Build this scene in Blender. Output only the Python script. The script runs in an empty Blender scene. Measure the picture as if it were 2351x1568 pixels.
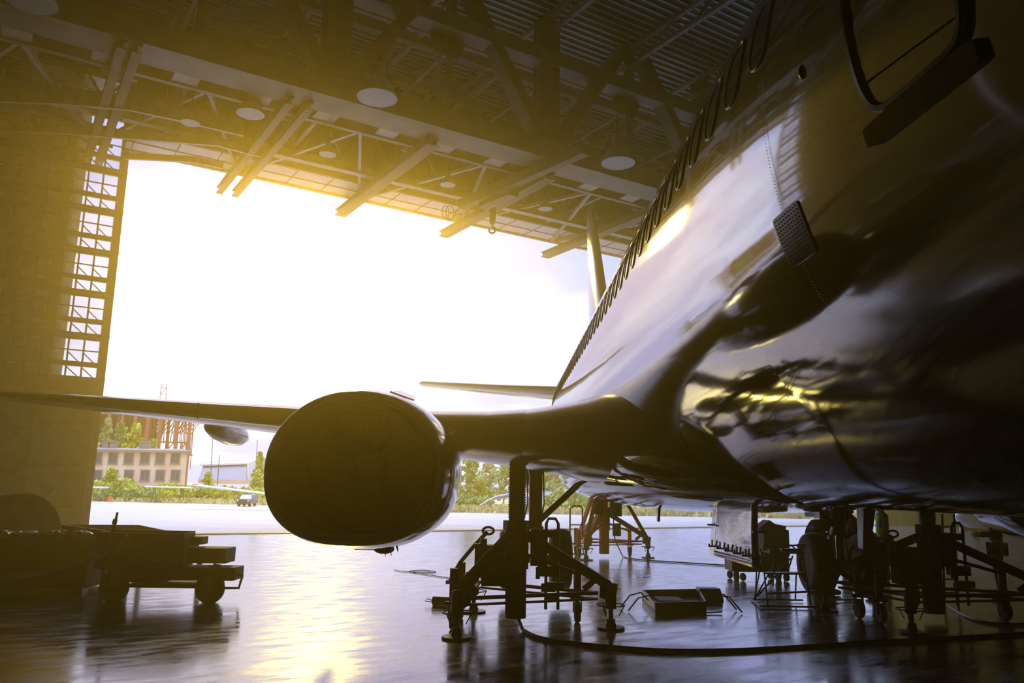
import bpy, math, random
from mathutils import Vector, Matrix, Quaternion
random.seed(7)
SC = bpy.context.scene
COL = SC.collection
PI = math.pi
# ------------------------------------------------------------------ camera
FOC = 1850.0; PITCH = math.atan(344/1850); YAW = .0097; ROLL = .0165; EYE = 1.8
CF = Vector((math.sin(YAW)*math.cos(PITCH), math.cos(YAW)*math.cos(PITCH), math.sin(PITCH)))
CR0 = Vector((math.cos(YAW), -math.sin(YAW), 0)); CU0 = CR0.cross(CF)
CU = CU0*math.cos(ROLL) - CR0*math.sin(ROLL); CR = CR0*math.cos(ROLL) + CU0*math.sin(ROLL)
CE = Vector((0, 0, EYE))
def ray(x, y): return CR*(x-1175.5) + CU*(784-y) + CF*FOC
def pY(x, y, Y): d = ray(x, y); return CE + d*(Y/d.y)
def pz(x, y, z=0.0): d = ray(x, y); return CE + d*((z-EYE)/d.z)
cam_d = bpy.data.cameras.new('camera'); cam = bpy.data.objects.new('camera', cam_d); COL.objects.link(cam)
m = Matrix((CR, CU, -CF)).transposed().to_4x4(); m.translation = CE
cam.matrix_world = m
cam_d.sensor_width = 36; cam_d.lens = 36*FOC/2351; cam_d.clip_start = .05; cam_d.clip_end = 3000
SC.camera = cam
# ------------------------------------------------------------------ hangar frame: s along the door wall, o inwards from it
WA = math.radians(31.8)
JB = Vector((-14.506, 29.272, 0)); WD = Vector((math.cos(WA), math.sin(WA), 0)); WN = Vector((math.sin(WA), -math.cos(WA), 0))
def W(s, o, z): return JB + WD*s + WN*o + Vector((0, 0, z))
def SO(p): q = p-JB; return q.dot(WD), q.dot(WN)
# ------------------------------------------------------------------ mesh builder (world coordinates)
class MB:
    def __init__(s): s.v = []; s.f = []
    def add(s, vs, fs):
        b = len(s.v); s.v += [tuple(v) for v in vs]; s.f += [tuple(i+b for i in f) for f in fs]; return s
    def hexa(s, p):  # 8 points: bottom 4 ccw, top 4
        return s.add(p, [(3,2,1,0),(4,5,6,7),(0,1,5,4),(1,2,6,5),(2,3,7,6),(3,0,4,7)])
    def box(s, c, d, rz=0, R=None):
        c = Vector(c); h = [x/2 for x in d]; R = R or Matrix.Rotation(rz, 3, 'Z')
        pts = [c+R@Vector((x*h[0], y*h[1], z*h[2])) for z in (-1,1) for x, y in ((-1,-1),(1,-1),(1,1),(-1,1))]
        return s.hexa(pts)
    def wbox(s, s0, s1, o0, o1, z0, z1):
        return s.hexa([W(a, b, z) for z in (z0, z1) for a, b in ((s0,o0),(s0,o1),(s1,o1),(s1,o0))])
    def bar(s, p, q, w, h=None, up=(0,0,1)):
        p = Vector(p); q = Vector(q); h = h or w; d = (q-p).normalized(); u = Vector(up)
        if abs(d.dot(u)) > .98: u = Vector((0,1,0)) if abs(d.y) < .9 else Vector((1,0,0))
        r = d.cross(u).normalized(); u = r.cross(d)
        o = [r*(a*w/2)+u*(b*h/2) for a, b in ((-1,-1),(1,-1),(1,1),(-1,1))]
        return s.hexa([p+x for x in o]+[q+x for x in o])
    def tube(s, p, q, r, r2=None, n=14, cap=True):
        p = Vector(p); q = Vector(q); r2 = r if r2 is None else r2
        d = (q-p).normalized(); a = d.orthogonal().normalized(); b = d.cross(a)
        vs = []
        for c, rr in ((p, r), (q, r2)):
            for i in range(n):
                t = 2*PI*i/n; vs.append(c+a*(rr*math.cos(t))+b*(rr*math.sin(t)))
        fs = [(i, (i+1) % n, n+(i+1) % n, n+i) for i in range(n)]
        if cap: fs += [tuple(range(n-1, -1, -1)), tuple(range(n, 2*n))]
        return s.add(vs, fs)
    def pipe(s, pts, r, n=8):
        pts = [Vector(p) for p in pts]; vs = []; fs = []
        a = None
        for k, p in enumerate(pts):
            d = (pts[min(k+1, len(pts)-1)]-pts[max(k-1, 0)]).normalized()
            a = d.orthogonal().normalized() if a is None else (a-d*a.dot(d)).normalized()
            b = d.cross(a); rr = r[k] if isinstance(r, (list, tuple)) else r
            for i in range(n):
                t = 2*PI*i/n; vs.append(p+a*(rr*math.cos(t))+b*(rr*math.sin(t)))
        for k in range(len(pts)-1):
            for i in range(n):
                fs.append((k*n+i, k*n+(i+1) % n, (k+1)*n+(i+1) % n, (k+1)*n+i))
        fs += [tuple(range(n-1, -1, -1)), tuple(range((len(pts)-1)*n, len(pts)*n))]
        return s.add(vs, fs)
    def loft(s, rings, cap0=True, cap1=True, close=True):
        n = len(rings[0]); vs = [p for r in rings for p in r]; fs = []
        m_ = n if close else n-1
        for k in range(len(rings)-1):
            for i in range(m_):
                j = (i+1) % n; fs.append((k*n+i, k*n+j, (k+1)*n+j, (k+1)*n+i))
        if cap0: fs.append(tuple(range(n-1, -1, -1)))
        if cap1: fs.append(tuple(range((len(rings)-1)*n, len(rings)*n)))
        return s.add(vs, fs)
    def lathe(s, prof, c, ax, n=24):
        c = Vector(c); ax = Vector(ax).normalized(); a = ax.orthogonal().normalized(); b = ax.cross(a)
        rings = [[c+ax*h+a*(r*math.cos(2*PI*i/n))+b*(r*math.sin(2*PI*i/n)) for i in range(n)] for r, h in prof]
        return s.loft(rings)
    def prism(s, pts, dv):  # polygon pts extruded by dv
        pts = [Vector(p) for p in pts]; dv = Vector(dv); n = len(pts)
        fs = [tuple(range(n-1, -1, -1)), tuple(range(n, 2*n))]+[(i, (i+1) % n, n+(i+1) % n, n+i) for i in range(n)]
        return s.add(pts+[p+dv for p in pts], fs)
    def ball(s, c, r, sx=1, sy=1, sz=1, n=12, k=8):
        c = Vector(c)
        rings = [[c+Vector((sx*r*math.sin(PI*j/k)*math.cos(2*PI*i/n), sy*r*math.sin(PI*j/k)*math.sin(2*PI*i/n), -sz*r*math.cos(PI*j/k))) for i in range(n)] for j in range(1, k)]
        return s.loft(rings)
    def build(s, name, mt, parent=None, smooth=35, bevel=0):
        if not s.v: return None
        vs = s.v
        if parent is not None:
            mi = parent.get('_m'); mi = Matrix([mi[i*4:i*4+4] for i in range(4)]) if mi else Matrix.Identity(4)
            vs = [tuple(mi@Vector(v)) for v in vs]
        me = bpy.data.meshes.new(name); me.from_pydata(vs, [], s.f); me.validate(); me.update()
        if smooth: me.shade_smooth(); me.set_sharp_from_angle(angle=math.radians(smooth))
        o = bpy.data.objects.new(name, me); COL.objects.link(o); me.materials.append(mt)
        if parent is not None: o.parent = parent; o['_m'] = parent['_m'] if parent.get('_m') else [float(x) for r in Matrix.Identity(4) for x in r]
        if bevel:
            b = o.modifiers.new('bevel', 'BEVEL'); b.width = bevel; b.segments = 2; b.limit_method = 'ANGLE'
        return o
def tag(o, label, cat, group=None, kind=None):
    o['label'] = label; o['category'] = cat
    if group: o['group'] = group
    if kind: o['kind'] = kind
    return o
def thing(name, label, cat, loc, rz=0, group=None):
    o = bpy.data.objects.new(name, None); COL.objects.link(o); o.empty_display_size = .1
    o.location = loc; o.rotation_euler = (0, 0, rz)
    M_ = (Matrix.Translation(Vector(loc)) @ Matrix.Rotation(rz, 4, 'Z')).inverted()
    o['_m'] = [float(x) for r in M_ for x in r]
    return tag(o, label, cat, group)
def struct(o): o['kind'] = 'structure'; return o
def dup(root, loc, rz=0, label=None, sc=1, group=None):
    r = root.copy(); COL.objects.link(r); r.location = loc; r.rotation_euler = (0, 0, rz); r.scale = (sc, sc, sc)
    if label: r['label'] = label
    if group: r['group'] = group
    def rec(a, b):
        for ch in list(a.children):
            c = ch.copy(); COL.objects.link(c); c.parent = b; rec(ch, c)
    rec(root, r); return r
# ------------------------------------------------------------------ materials
def mat(name, col, rough=.5, metal=0, var=0, vscale=3, bump=0, bscale=20, coat=0, ior=1.5, trans=0, stretch=(1,1,1), col2=None):
    m = bpy.data.materials.new(name); m.use_nodes = True; nt = m.node_tree; b = nt.nodes['Principled BSDF']
    b.inputs['Base Color'].default_value = (*col, 1); b.inputs['Roughness'].default_value = rough
    b.inputs['Metallic'].default_value = metal; b.inputs['IOR'].default_value = ior
    b.inputs['Coat Weight'].default_value = coat; b.inputs['Transmission Weight'].default_value = trans
    tc = nt.nodes.new('ShaderNodeTexCoord'); mp = nt.nodes.new('ShaderNodeMapping'); mp.inputs['Scale'].default_value = stretch
    nt.links.new(tc.outputs['Object'], mp.inputs['Vector'])
    if var or col2:
        n = nt.nodes.new('ShaderNodeTexNoise'); n.inputs['Scale'].default_value = vscale; n.inputs['Detail'].default_value = 5
        nt.links.new(mp.outputs[0], n.inputs['Vector'])
        r = nt.nodes.new('ShaderNodeValToRGB'); r.color_ramp.elements[0].position = .35; r.color_ramp.elements[1].position = .68
        c2 = col2 or tuple(min(1, c*(1+var)) for c in col); c1 = col if col2 else tuple(c*(1-var) for c in col)
        r.color_ramp.elements[0].color = (*c1, 1); r.color_ramp.elements[1].color = (*c2, 1)
        nt.links.new(n.outputs['Fac'], r.inputs[0]); nt.links.new(r.outputs[0], b.inputs['Base Color'])
    if bump:
        n2 = nt.nodes.new('ShaderNodeTexNoise'); n2.inputs['Scale'].default_value = bscale; n2.inputs['Detail'].default_value = 3
        nt.links.new(mp.outputs[0], n2.inputs['Vector'])
        bp = nt.nodes.new('ShaderNodeBump'); bp.inputs['Strength'].default_value = 1; bp.inputs['Distance'].default_value = bump
        nt.links.new(n2.outputs['Fac'], bp.inputs['Height']); nt.links.new(bp.outputs[0], b.inputs['Normal'])
    m['b'] = 1
    return m
M = {}
M['steel'] = mat('painted steel', (.19,.155,.11), .5, var=.25, vscale=1.5)
M['steel_dk'] = mat('old brown steel', (.075,.055,.038), .55, var=.3, vscale=1)
M['steel_lt'] = mat('pale painted steel', (.40,.34,.27), .45, var=.15)
M['deck'] = mat('roof deck', (.12,.20,.18), .35, metal=.3, var=.2)
M['rib'] = mat('pale lit deck strips', (.8,.8,.76), .3)
M['soffit'] = mat('soffit panels', (.8,.68,.6), .6, var=.1)
M['lamp'] = mat('enamel lampshade', (.35,.33,.3), .35, var=.1)
M['lampin'] = mat('white lamp inside', (.85,.82,.8), .3)
M['door'] = mat('grey door sheet', (.40,.36,.30), .6, var=.12, vscale=2)
M['wall'] = mat('dark hangar wall', (.16,.14,.12), .8, var=.2)
M['red'] = mat('red oxide paint', (.20,.018,.012), .42, var=.3, vscale=6)
M['darkred'] = mat('dark red paint', (.07,.012,.01), .65, var=.3, vscale=6)
M['orange'] = mat('orange paint', (.85,.27,.07), .4, var=.2, vscale=6)
M['black'] = mat('black rubber', (.008,.008,.008), .6, ior=1.3, bump=.001, bscale=60)
M['blackm'] = mat('black painted metal', (.02,.018,.017), .4)
M['chrome'] = mat('bare metal', (.55,.55,.55), .22, metal=1)
M['alu'] = mat('brushed aluminium', (.62,.60,.60), .16, metal=1, bump=.004, bscale=3, stretch=(1,1,3))
M['wood'] = mat('brown board', (.32,.12,.045), .55, var=.25, vscale=4, stretch=(1,6,6))
M['plastic'] = mat('clear plastic bags', (.25,.3,.28), .15, ior=1.5, var=.4, bump=.03, bscale=9)
M['hosew'] = mat('pale shiny hose', (.8,.78,.85), .18, metal=.6)
M['hosek'] = mat('black hose', (.015,.014,.014), .45)
M['yellow'] = mat('yellow paint', (.75,.33,.03), .4)
M['hub'] = mat('wheel hub metal', (.18,.18,.18), .35, metal=.9)
SKY=1.65; SUNE=.90; HAZE=.016; ANI=.80; EXPO=0.0
# ------------------------------------------------------------------ floor and ground
def floor_mat():
    m = bpy.data.materials.new('polished concrete'); m.use_nodes = True; nt = m.node_tree; b = nt.nodes['Principled BSDF']
    L = nt.links.new; N = nt.nodes.new
    tc = N('ShaderNodeTexCoord'); mp = N('ShaderNodeMapping'); mp.inputs['Rotation'].default_value = (0,0,-WA)
    L(tc.outputs['Object'], mp.inputs['Vector'])
    n1 = N('ShaderNodeTexNoise'); n1.inputs['Scale'].default_value = .55; n1.inputs['Detail'].default_value = 9; n1.inputs['Roughness'].default_value = .62; L(mp.outputs[0], n1.inputs['Vector'])
    mp2 = N('ShaderNodeMapping'); mp2.inputs['Scale'].default_value = (1.1, 3.2, 1); L(mp.outputs[0], mp2.inputs['Vector'])
    n2 = N('ShaderNodeTexNoise'); n2.inputs['Scale'].default_value = 1.3; n2.inputs['Detail'].default_value = 8; n2.inputs['Roughness'].default_value = .7; L(mp2.outputs[0], n2.inputs['Vector'])
    r = N('ShaderNodeValToRGB'); r.color_ramp.elements[0].color = (.07,.062,.066,1); r.color_ramp.elements[1].color = (.34,.31,.335,1)
    r.color_ramp.elements[0].position = .38; r.color_ramp.elements[1].position = .62
    mx = N('ShaderNodeMath'); mx.operation = 'ADD'; L(n1.outputs['Fac'], mx.inputs[0]); L(n2.outputs['Fac'], mx.inputs[1])
    hf = N('ShaderNodeMath'); hf.operation = 'MULTIPLY'; hf.inputs[1].default_value = .5; L(mx.outputs[0], hf.inputs[0]); L(hf.outputs[0], r.inputs[0])
    # slab joints along both wall directions
    sep = N('ShaderNodeSeparateXYZ'); L(mp.outputs[0], sep.inputs[0])
    def line(sock, per, w, ph):
        a = N('ShaderNodeMath'); a.operation = 'ADD'; a.inputs[1].default_value = ph; L(sock, a.inputs[0])
        p = N('ShaderNodeMath'); p.operation = 'PINGPONG'; p.inputs[1].default_value = per/2; L(a.outputs[0], p.inputs[0])
        g = N('ShaderNodeMath'); g.operation = 'LESS_THAN'; g.inputs[1].default_value = w; L(p.outputs[0], g.inputs[0]); return g.outputs[0]
    l1 = line(sep.outputs['X'], 6.0, .022, 1.2); l2 = line(sep.outputs['Y'], 6.0, .022, .7)
    ad = N('ShaderNodeMath'); ad.operation = 'MAXIMUM'; L(l1, ad.inputs[0]); L(l2, ad.inputs[1])
    mc = N('ShaderNodeMix'); mc.data_type = 'RGBA'; L(ad.outputs[0], mc.inputs[0]); L(r.outputs[0], mc.inputs[6]); mc.inputs[7].default_value = (.025,.022,.022,1)
    L(mc.outputs[2], b.inputs['Base Color'])
    rr = N('ShaderNodeMapRange'); rr.inputs[1].default_value = .35; rr.inputs[2].default_value = .65; rr.inputs[3].default_value = .07; rr.inputs[4].default_value = .26
    L(n2.outputs['Fac'], rr.inputs[0]); L(rr.outputs[0], b.inputs['Roughness'])
    b.inputs['IOR'].default_value = 2.6
    bp = N('ShaderNodeBump'); bp.inputs['Distance'].default_value = .003; bp.inputs['Strength'].default_value = .8; L(n1.outputs['Fac'], bp.inputs['Height']); 0 and L(hf.outputs[0], bp.inputs['Height']); L(bp.outputs[0], b.inputs['Normal'])
    return m
def slab(name, s0, s1, o0, o1, z0, z1, mt):
    o = MB().wbox(s0, s1, o0, o1, z0, z1).build(name, mt, smooth=0); return struct(o)
slab('floor', -30, 75, -.15, 70, -.3, 0, floor_mat())
M['apron'] = mat('pale apron concrete', (.56,.465,.40), .75, var=.08, vscale=.15, stretch=(1,3,1))
ap = MB(); ap.add([(-300,-80,-.02),(400,-80,-.02),(400,900,-.02),(-300,900,-.02)], [(0,1,2,3)])
# apron stops at the hangar line: build it as a polygon in front of the door wall only
ap = MB(); ap.add([W(-260,-.15,-.03), W(330,-.15,-.03), W(330,-190,-.03), W(-260,-190,-.03)], [(0,3,2,1)])
struct(ap.build('ground', M['apron'], smooth=0))
M['rail'] = mat('threshold rail steel', (.16,.12,.10), .45, metal=.4)
struct(MB().wbox(-29, 60, -.32, -.08, -.04, .035).wbox(-29, 60, -1.3, -1.15, -.04, .0).build('trim_threshold', M['rail'], smooth=0))
# ------------------------------------------------------------------ shell
HZ = 14.2
slab('wall_left', -30.4, -30, -2, 70, 0, 22.3, M['wall']); slab('wall_right', 75, 75.4, -2, 70, 0, 22.3, M['wall']); slab('wall_back', -30, 75, 70, 70.4, 0, 22.3, M['wall'])
slab('wall_front_right', 48.5, 75, -.4, 0, 0, 14.45, M['door'])
fa = MB().wbox(0, 75, -.1, .05, 14.6, 20.4).wbox(-30, 0, -.1, .05, 17.35, 20.4).wbox(-30, 0, -2.5, -.1, 17.35, 17.45)
for k in range(25): fa.wbox(1.1+k*2.9, 1.25+k*2.9, .05, .2, 14.6, 20.4)
struct(fa.build('wall_above_door', M['steel_dk'], smooth=0))
# corrugated roof deck, folded sheet running along the door wall
dk = MB(); zt = 20.3; per = .36; k = 0; o = -2.5; prof = []; rb = MB()
while o < 22:
    rb.wbox(-30, 75, o+.02, o+.085, zt-.012, zt-.002)  # pale strips paint in the daylight catching the lower flanges
    prof += [(o, zt), (o+.10, zt), (o+.15, zt+.09), (o+.31, zt+.09)]; o += per
struct(rb.build('trim_deck_lit_strips', M['rib'], smooth=0))
vs = [W(-30, a, b) for a, b in prof]+[W(75, a, b) for a, b in prof]; n_ = len(prof)
dk.add(vs, [(i, i+1, n_+i+1, n_+i) for i in range(n_-1)])
struct(dk.build('ceiling', M['deck'], smooth=0))
dk2 = MB().wbox(-30, 75, 21.5, 70, 20.5, 20.9)
struct(dk2.build('ceiling_rear', M['wall'], smooth=0))
# joists under the deck (purlins across) and rods
for i in range(19):
    s = -24+i*4.15
    r = tag(MB().bar(W(s,.2,19.4), W(s,20,19.4), .18, .16).bar(W(s,.2,20.15), W(s,20,20.15), .18, .16).build('roof_joist', M['steel_lt'], smooth=0),
        'lattice roof joist under the ribbed deck, running from the girder to the door wall', 'roof joist', 'lattice joists under the ribbed roof deck')
    mb = MB(); n = 16
    for j in range(n):
        a = .2+j*19.8/n; b = a+19.8/n
        mb.bar(W(s,a,20.1 if j % 2 else 19.45), W(s,b,19.45 if j % 2 else 20.1), .07)
    web = mb.build('web', M['steel'], smooth=0)
    web.parent = r
for o, z, w in ((2.6, 19.2, .22), (5.8, 19.2, .22)):
    tag(MB().bar(W(-29,o,z), W(74,o,z), w, .3).build('roof_beam', M['steel'], smooth=0),
        'long roof beam hung under the deck, the one nearer the %s' % ('door wall' if o < 4 else 'main girder'), 'beam', 'long beams under the roof deck')
# ------------------------------------------------------------------ main girder
G0, G1 = 7.3, 9.0          # inner offsets of the box chord
def girder():
    t = thing('roof_girder', 'deep steel lattice girder with a wide flat bottom chord crossing the whole hangar roof', 'girder', W(0,8.1,14.2))
    ch = MB().wbox(-29.9,74.9,8.0,9.1,14.15,14.9).wbox(-29.9,74.9,6.95,7.15,14.15,14.5).wbox(-29.9,74.9,7.85,8.0,14.15,14.5)
    ch.build('bottom_chord', M['steel'], t, smooth=0)
    bp = MB(); s = -29
    while s < 74: bp.wbox(s, s+.75, 7.15, 7.85, 14.2, 14.24); s += 2.25
    bp.build('batten_plate', M['steel_lt'], t, smooth=0)['kind'] = 'stuff'
    MB().wbox(-29.9,74.9,8.1,8.9,18.2,18.75).wbox(-29.9,74.9,7.95,8.1,18.15,18.25).build('middle_chord', M['steel'], t, smooth=0)
    s0 = 5.0; PL = 8.55
    for i in range(-4, 9):
        s = s0+i*PL
        if not -29 < s < 74: continue
        MB().wbox(s-.42,s+.42,8.3,8.75,14.6,20.2).wbox(s-.46,s+.46,8.22,8.3,14.6,20.2).build('post', M['steel_dk'], t, smooth=0)
        mid = s+PL/2
        MB().wbox(mid-.14,mid+.14,8.3,8.6,18.6,20.2).wbox(mid-.09,mid+.09,8.3,8.5,14.8,18.3).build('hanger', M['steel_dk'], t, smooth=0)
        for a, b in ((s+.25, mid), (s+PL-.25, mid)):
            g = MB().bar(W(a,8.55,14.9), W(b+(b-a)*-.12,8.55,20.2), .45, .62, up=WN); g.build('diagonal', M['steel_dk'], t, smooth=0)
        MB().prism([W(mid-1.0,8.2,18.9), W(mid+1.0,8.2,18.9), W(mid+.5,8.2,17.5), W(mid-.5,8.2,17.5)], WN*-.06).build('gusset', M['steel_dk'], t, smooth=0)
        MB().prism([W(s-1.3,8.2,14.5), W(s+1.3,8.2,14.5), W(s+.6,8.2,16.2), W(s-.6,8.2,16.2)], WN*-.06).build('gusset', M['steel_dk'], t, smooth=0)
    return t
girder()
# light secondary trusses seen behind the girder
for i in range(12):
    s = -12+i*4.3
    mb = MB().bar(W(s,.2,14.6), W(s,7.6,14.6), .14, .12).bar(W(s,.2,17.9), W(s,7.6,17.9), .12)
    mb.bar(W(s,3.4,14.6), W(s,3.4,18.4), .13)
    o = tag(mb.build('cross_truss', M['steel'], smooth=0), 'slender cross truss spanning from the girder to the wall over the door', 'truss', 'slender cross trusses over the door')
    w = MB().bar(W(s,.4,17.9), W(s,3.4,14.6), .09).bar(W(s,7.4,17.9), W(s,3.4,14.6), .09).bar(W(s,3.4,17.9), W(s+2.1,3.4,14.7), .07).bar(W(s+2.1,3.4,14.7), W(s+4.3,3.4,17.9), .07)
    wo = w.build('brace', M['steel'], smooth=0); wo.parent = o
tag(MB().bar(W(-29,3.3,14.4), W(74,3.3,14.4), .16, .34).bar(W(-29,3.3,14.22), W(74,3.3,14.22), .34, .05).build('header_beam', M['steel_lt'], smooth=0),
    'long pale-flanged beam running parallel to the top of the door opening, halfway to the girder', 'beam')
# flat zigzag bracing between girder and door header
for i in range(17):
    s = -22+i*5.2
    a = W(s,.3,14.35); b = W(s+2.6,6.9,14.35); c = W(s+5.2,.3,14.35)
    tag(MB().bar(a, b, .12, .14).bar(b, c, .12, .14).build('wind_brace', M['steel_lt'], smooth=0), 'pale V-shaped flat brace between the girder and the door header', 'brace', 'flat V braces beside the girder')
# header soffit strip of pale panels with dark lips
so = MB().wbox(-.2,75,.1,1.75,14.45,14.6)
struct(so.build('trim_header_soffit', M['soffit'], smooth=0))
mb = MB()
for i in range(50): mb.wbox(i*1.5, i*1.5+.04, .1, 1.75, 14.43, 14.45)
mb.wbox(-.2,75,.9,.94,14.42,14.45)
struct(mb.build('trim_soffit_seams', M['steel_dk'], smooth=0))
struct(MB().wbox(-.2,75,-.12,.1,14.4,14.75).wbox(-.2,75,1.75,1.9,14.45,14.9).build('trim_header_lip', M['steel_dk'], smooth=0))
# crane rails hung under the roof, square to the door
for k, (s, o0, o1) in enumerate(((-1.15,-1.2,9),(3.95,-1.25,8.4),(8.85,-1.0,8.2),(14.1,-1.0,8.0),(20.1,-1.0,8.0))):
    t = thing('crane_rail', ['crane rail hung in front of the upper door windows', 'widest crane rail, ending over the left part of the opening', 'second crane rail from the left along the opening',
        'crane rail just left of the hanging hook', 'crane rail ending beside the tail fin', 'crane rail hidden behind the fuselage', 'crane rail hidden behind the fuselage', 'crane rail hidden behind the fuselage'][k], 'rail', W(s,o0,13.9), 0, 'crane rails under the roof')
    ws = (-.2,.2) if k == 0 else (-.32,.32) if k == 1 else (-.12,.12)
    for dx in ws:
        MB().wbox(s+dx-.13,s+dx+.13,o0,o1,13.86,13.9).wbox(s+dx-.03,s+dx+.03,o0,o1,13.9,14.1).wbox(s+dx-.13,s+dx+.13,o0,o1,14.1,14.14).build('beam', M['steel_dk'], t, smooth=0)
    for o in (0.6, 3.3, 6.6): MB().wbox(s-.5,s+.5,o-.05,o+.05,14.14,14.25).build('hanger', M['steel_lt'], t, smooth=0)
# curved door tracks at the left
def track(name, pts, z, w, h, label):
    mb = MB()
    for a, b in zip(pts, pts[1:]): mb.bar(W(a[0],a[1],z), W(b[0],b[1],z), w, h)
    tag(mb.build(name, M['steel_lt'], smooth=0), label, 'door track', 'cranked door guide tracks')
def sz(x, y, z): q = SO(pz(x, y, z)); return (q[0], q[1])
track('guide_track', [sz(-60,214,14.1), sz(150,222,14.1), sz(300,236,14.1), sz(420,262,14.1), sz(560,296,14.1)], 14.1, .12, .55, 'uppermost cranked door guide track above the left door')
track('guide_track', [sz(-60,290,14.0), sz(130,296,14.0), sz(300,310,14.0), sz(500,326,14.0), sz(600,352,14.0)], 14.0, .12, .32, 'middle cranked door guide track crossing the door windows')
track('guide_track', [sz(285,358,13.9), sz(440,366,13.9), sz(512,381,13.9)], 13.9, .12, .24, 'lowest cranked door guide track ending over the opening')
# pendant lamps
def lamp(p, r, label):
    t = thing('pendant_lamp', label, 'lamp', p, 0, 'bell lamps under the hangar roof')
    p = Vector(p)
    MB().lathe([(r,0),(r*.97,.02*r),(r*.8,.55*r),(r*.45,.95*r),(r*.3,1.3*r),(r*.3,1.75*r),(.02,1.8*r)], p, (0,0,1), 24).build('lamp_shade', M['lamp'], t)
    MB().lathe([(.01,.12*r),(r*.9,.1*r),(r*.93,.05*r),(.01,.05*r)], p, (0,0,1), 24).build('diffuser', M['lampin'], t)
    MB().tube(p+Vector((0,0,1.8*r)), p+Vector((0,0,1.8*r+.6)), .03).build('rod', M['steel_dk'], t)
for x, y, z, r, lb in ((437,283,13.4,.3,'bell lamp nearest the upper door windows'),(752,355,13.4,.3,'bell lamp above the middle left of the opening'),(1028,425,13.4,.3,'bell lamp left of the hanging hook'),
        (1252,480,13.4,.3,'bell lamp right of the hanging hook'),(866,225,13.6,.62,'large bell lamp against the girder post'),(1419,375,13.6,.62,'large bell lamp beside the airliner windows'),(575,262,13.8,.45,'large bell lamp half hidden behind the batten plates'),(70,2,13.6,.62,'large bell lamp at the top left corner')):
    lamp(pz(x, y, z), r, lb)
# hoist hook
p = pz(1131, 478, 13.8)
t = thing('hoist', 'chain hoist with an open hook hanging under the roof by the door header', 'hoist', p)
MB().box(p+Vector((0,0,-.1)), (.32,.3,.3)).lathe([(.05,-.75),(.13,-.65),(.15,-.3),(.12,-.2)], p, (0,0,1), 16).build('hook_block', M['blackm'], t, bevel=.02)
hk = [p+Vector((.14*math.sin(a), 0, -.98+.14*math.cos(a))) for a in [x*PI/9 for x in range(0, 15)]]
MB().pipe([p+Vector((0,0,-.7))]+hk, .04).build('hook', M['blackm'], t)
c = pz(1028, 478, 13.8); rings = []
tc_ = thing('cable_coil', 'black cable loops hanging from the rail left of the hook', 'cable', c)
for k, (dx, rr) in enumerate(((-.1,.28),(.12,.33),(.5,.2))):
    MB().pipe([c+WD*(dx+rr*.6*math.cos(a))+Vector((0,0,-.2+rr*math.sin(a))) for a in [x*2*PI/20 for x in range(21)]], .018, 6).build('loop', M['black'], tc_)
# electrical festoon box beam near the crossing of girder and rail
q0 = pz(1400, 330, 13.8)
t = thing('crane_bridge', 'dark crane bridge beam reaching from the girder post towards the hanging hook', 'crane', pz(1335,345,13.8))
MB().bar(pz(1345,342,13.85), pz(1060,470,13.85), .34, .42).build('beam', M['steel_dk'], t, smooth=0)
MB().bar(pz(1110,470,13.6), pz(1180,440,13.6), .5, .35).build('motor', M['blackm'], t, bevel=.03)
# ------------------------------------------------------------------ sliding door leaves at the left
def glass_mat():
    m = bpy.data.materials.new('dirty door glazing'); m.use_nodes = True; nt = m.node_tree
    for n in list(nt.nodes): nt.nodes.remove(n)
    o = nt.nodes.new('ShaderNodeOutputMaterial'); t = nt.nodes.new('ShaderNodeBsdfTransparent'); d = nt.nodes.new('ShaderNodeBsdfTranslucent'); g = nt.nodes.new('ShaderNodeBsdfDiffuse')
    x = nt.nodes.new('ShaderNodeMixShader'); y = nt.nodes.new('ShaderNodeMixShader')
    t.inputs[0].default_value = (1,1,1,1); d.inputs[0].default_value = (.6,.55,.5,1); g.inputs[0].default_value = (.3,.28,.25,1)
    y.inputs[0].default_value = .5; x.inputs[0].default_value = .2
    nt.links.new(d.outputs[0], y.inputs[1]); nt.links.new(g.outputs[0], y.inputs[2])
    nt.links.new(t.outputs[0], x.inputs[1]); nt.links.new(y.outputs[0], x.inputs[2]); nt.links.new(x.outputs[0], o.inputs[0])
    return m
M['pane'] = glass_mat(); M['dirty'] = mat('opaque rear glazing', (.16,.14,.11), .5, var=.3, vscale=2)  # rear-leaf glazing made opaque and dark to shut off light behind front panes
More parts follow.
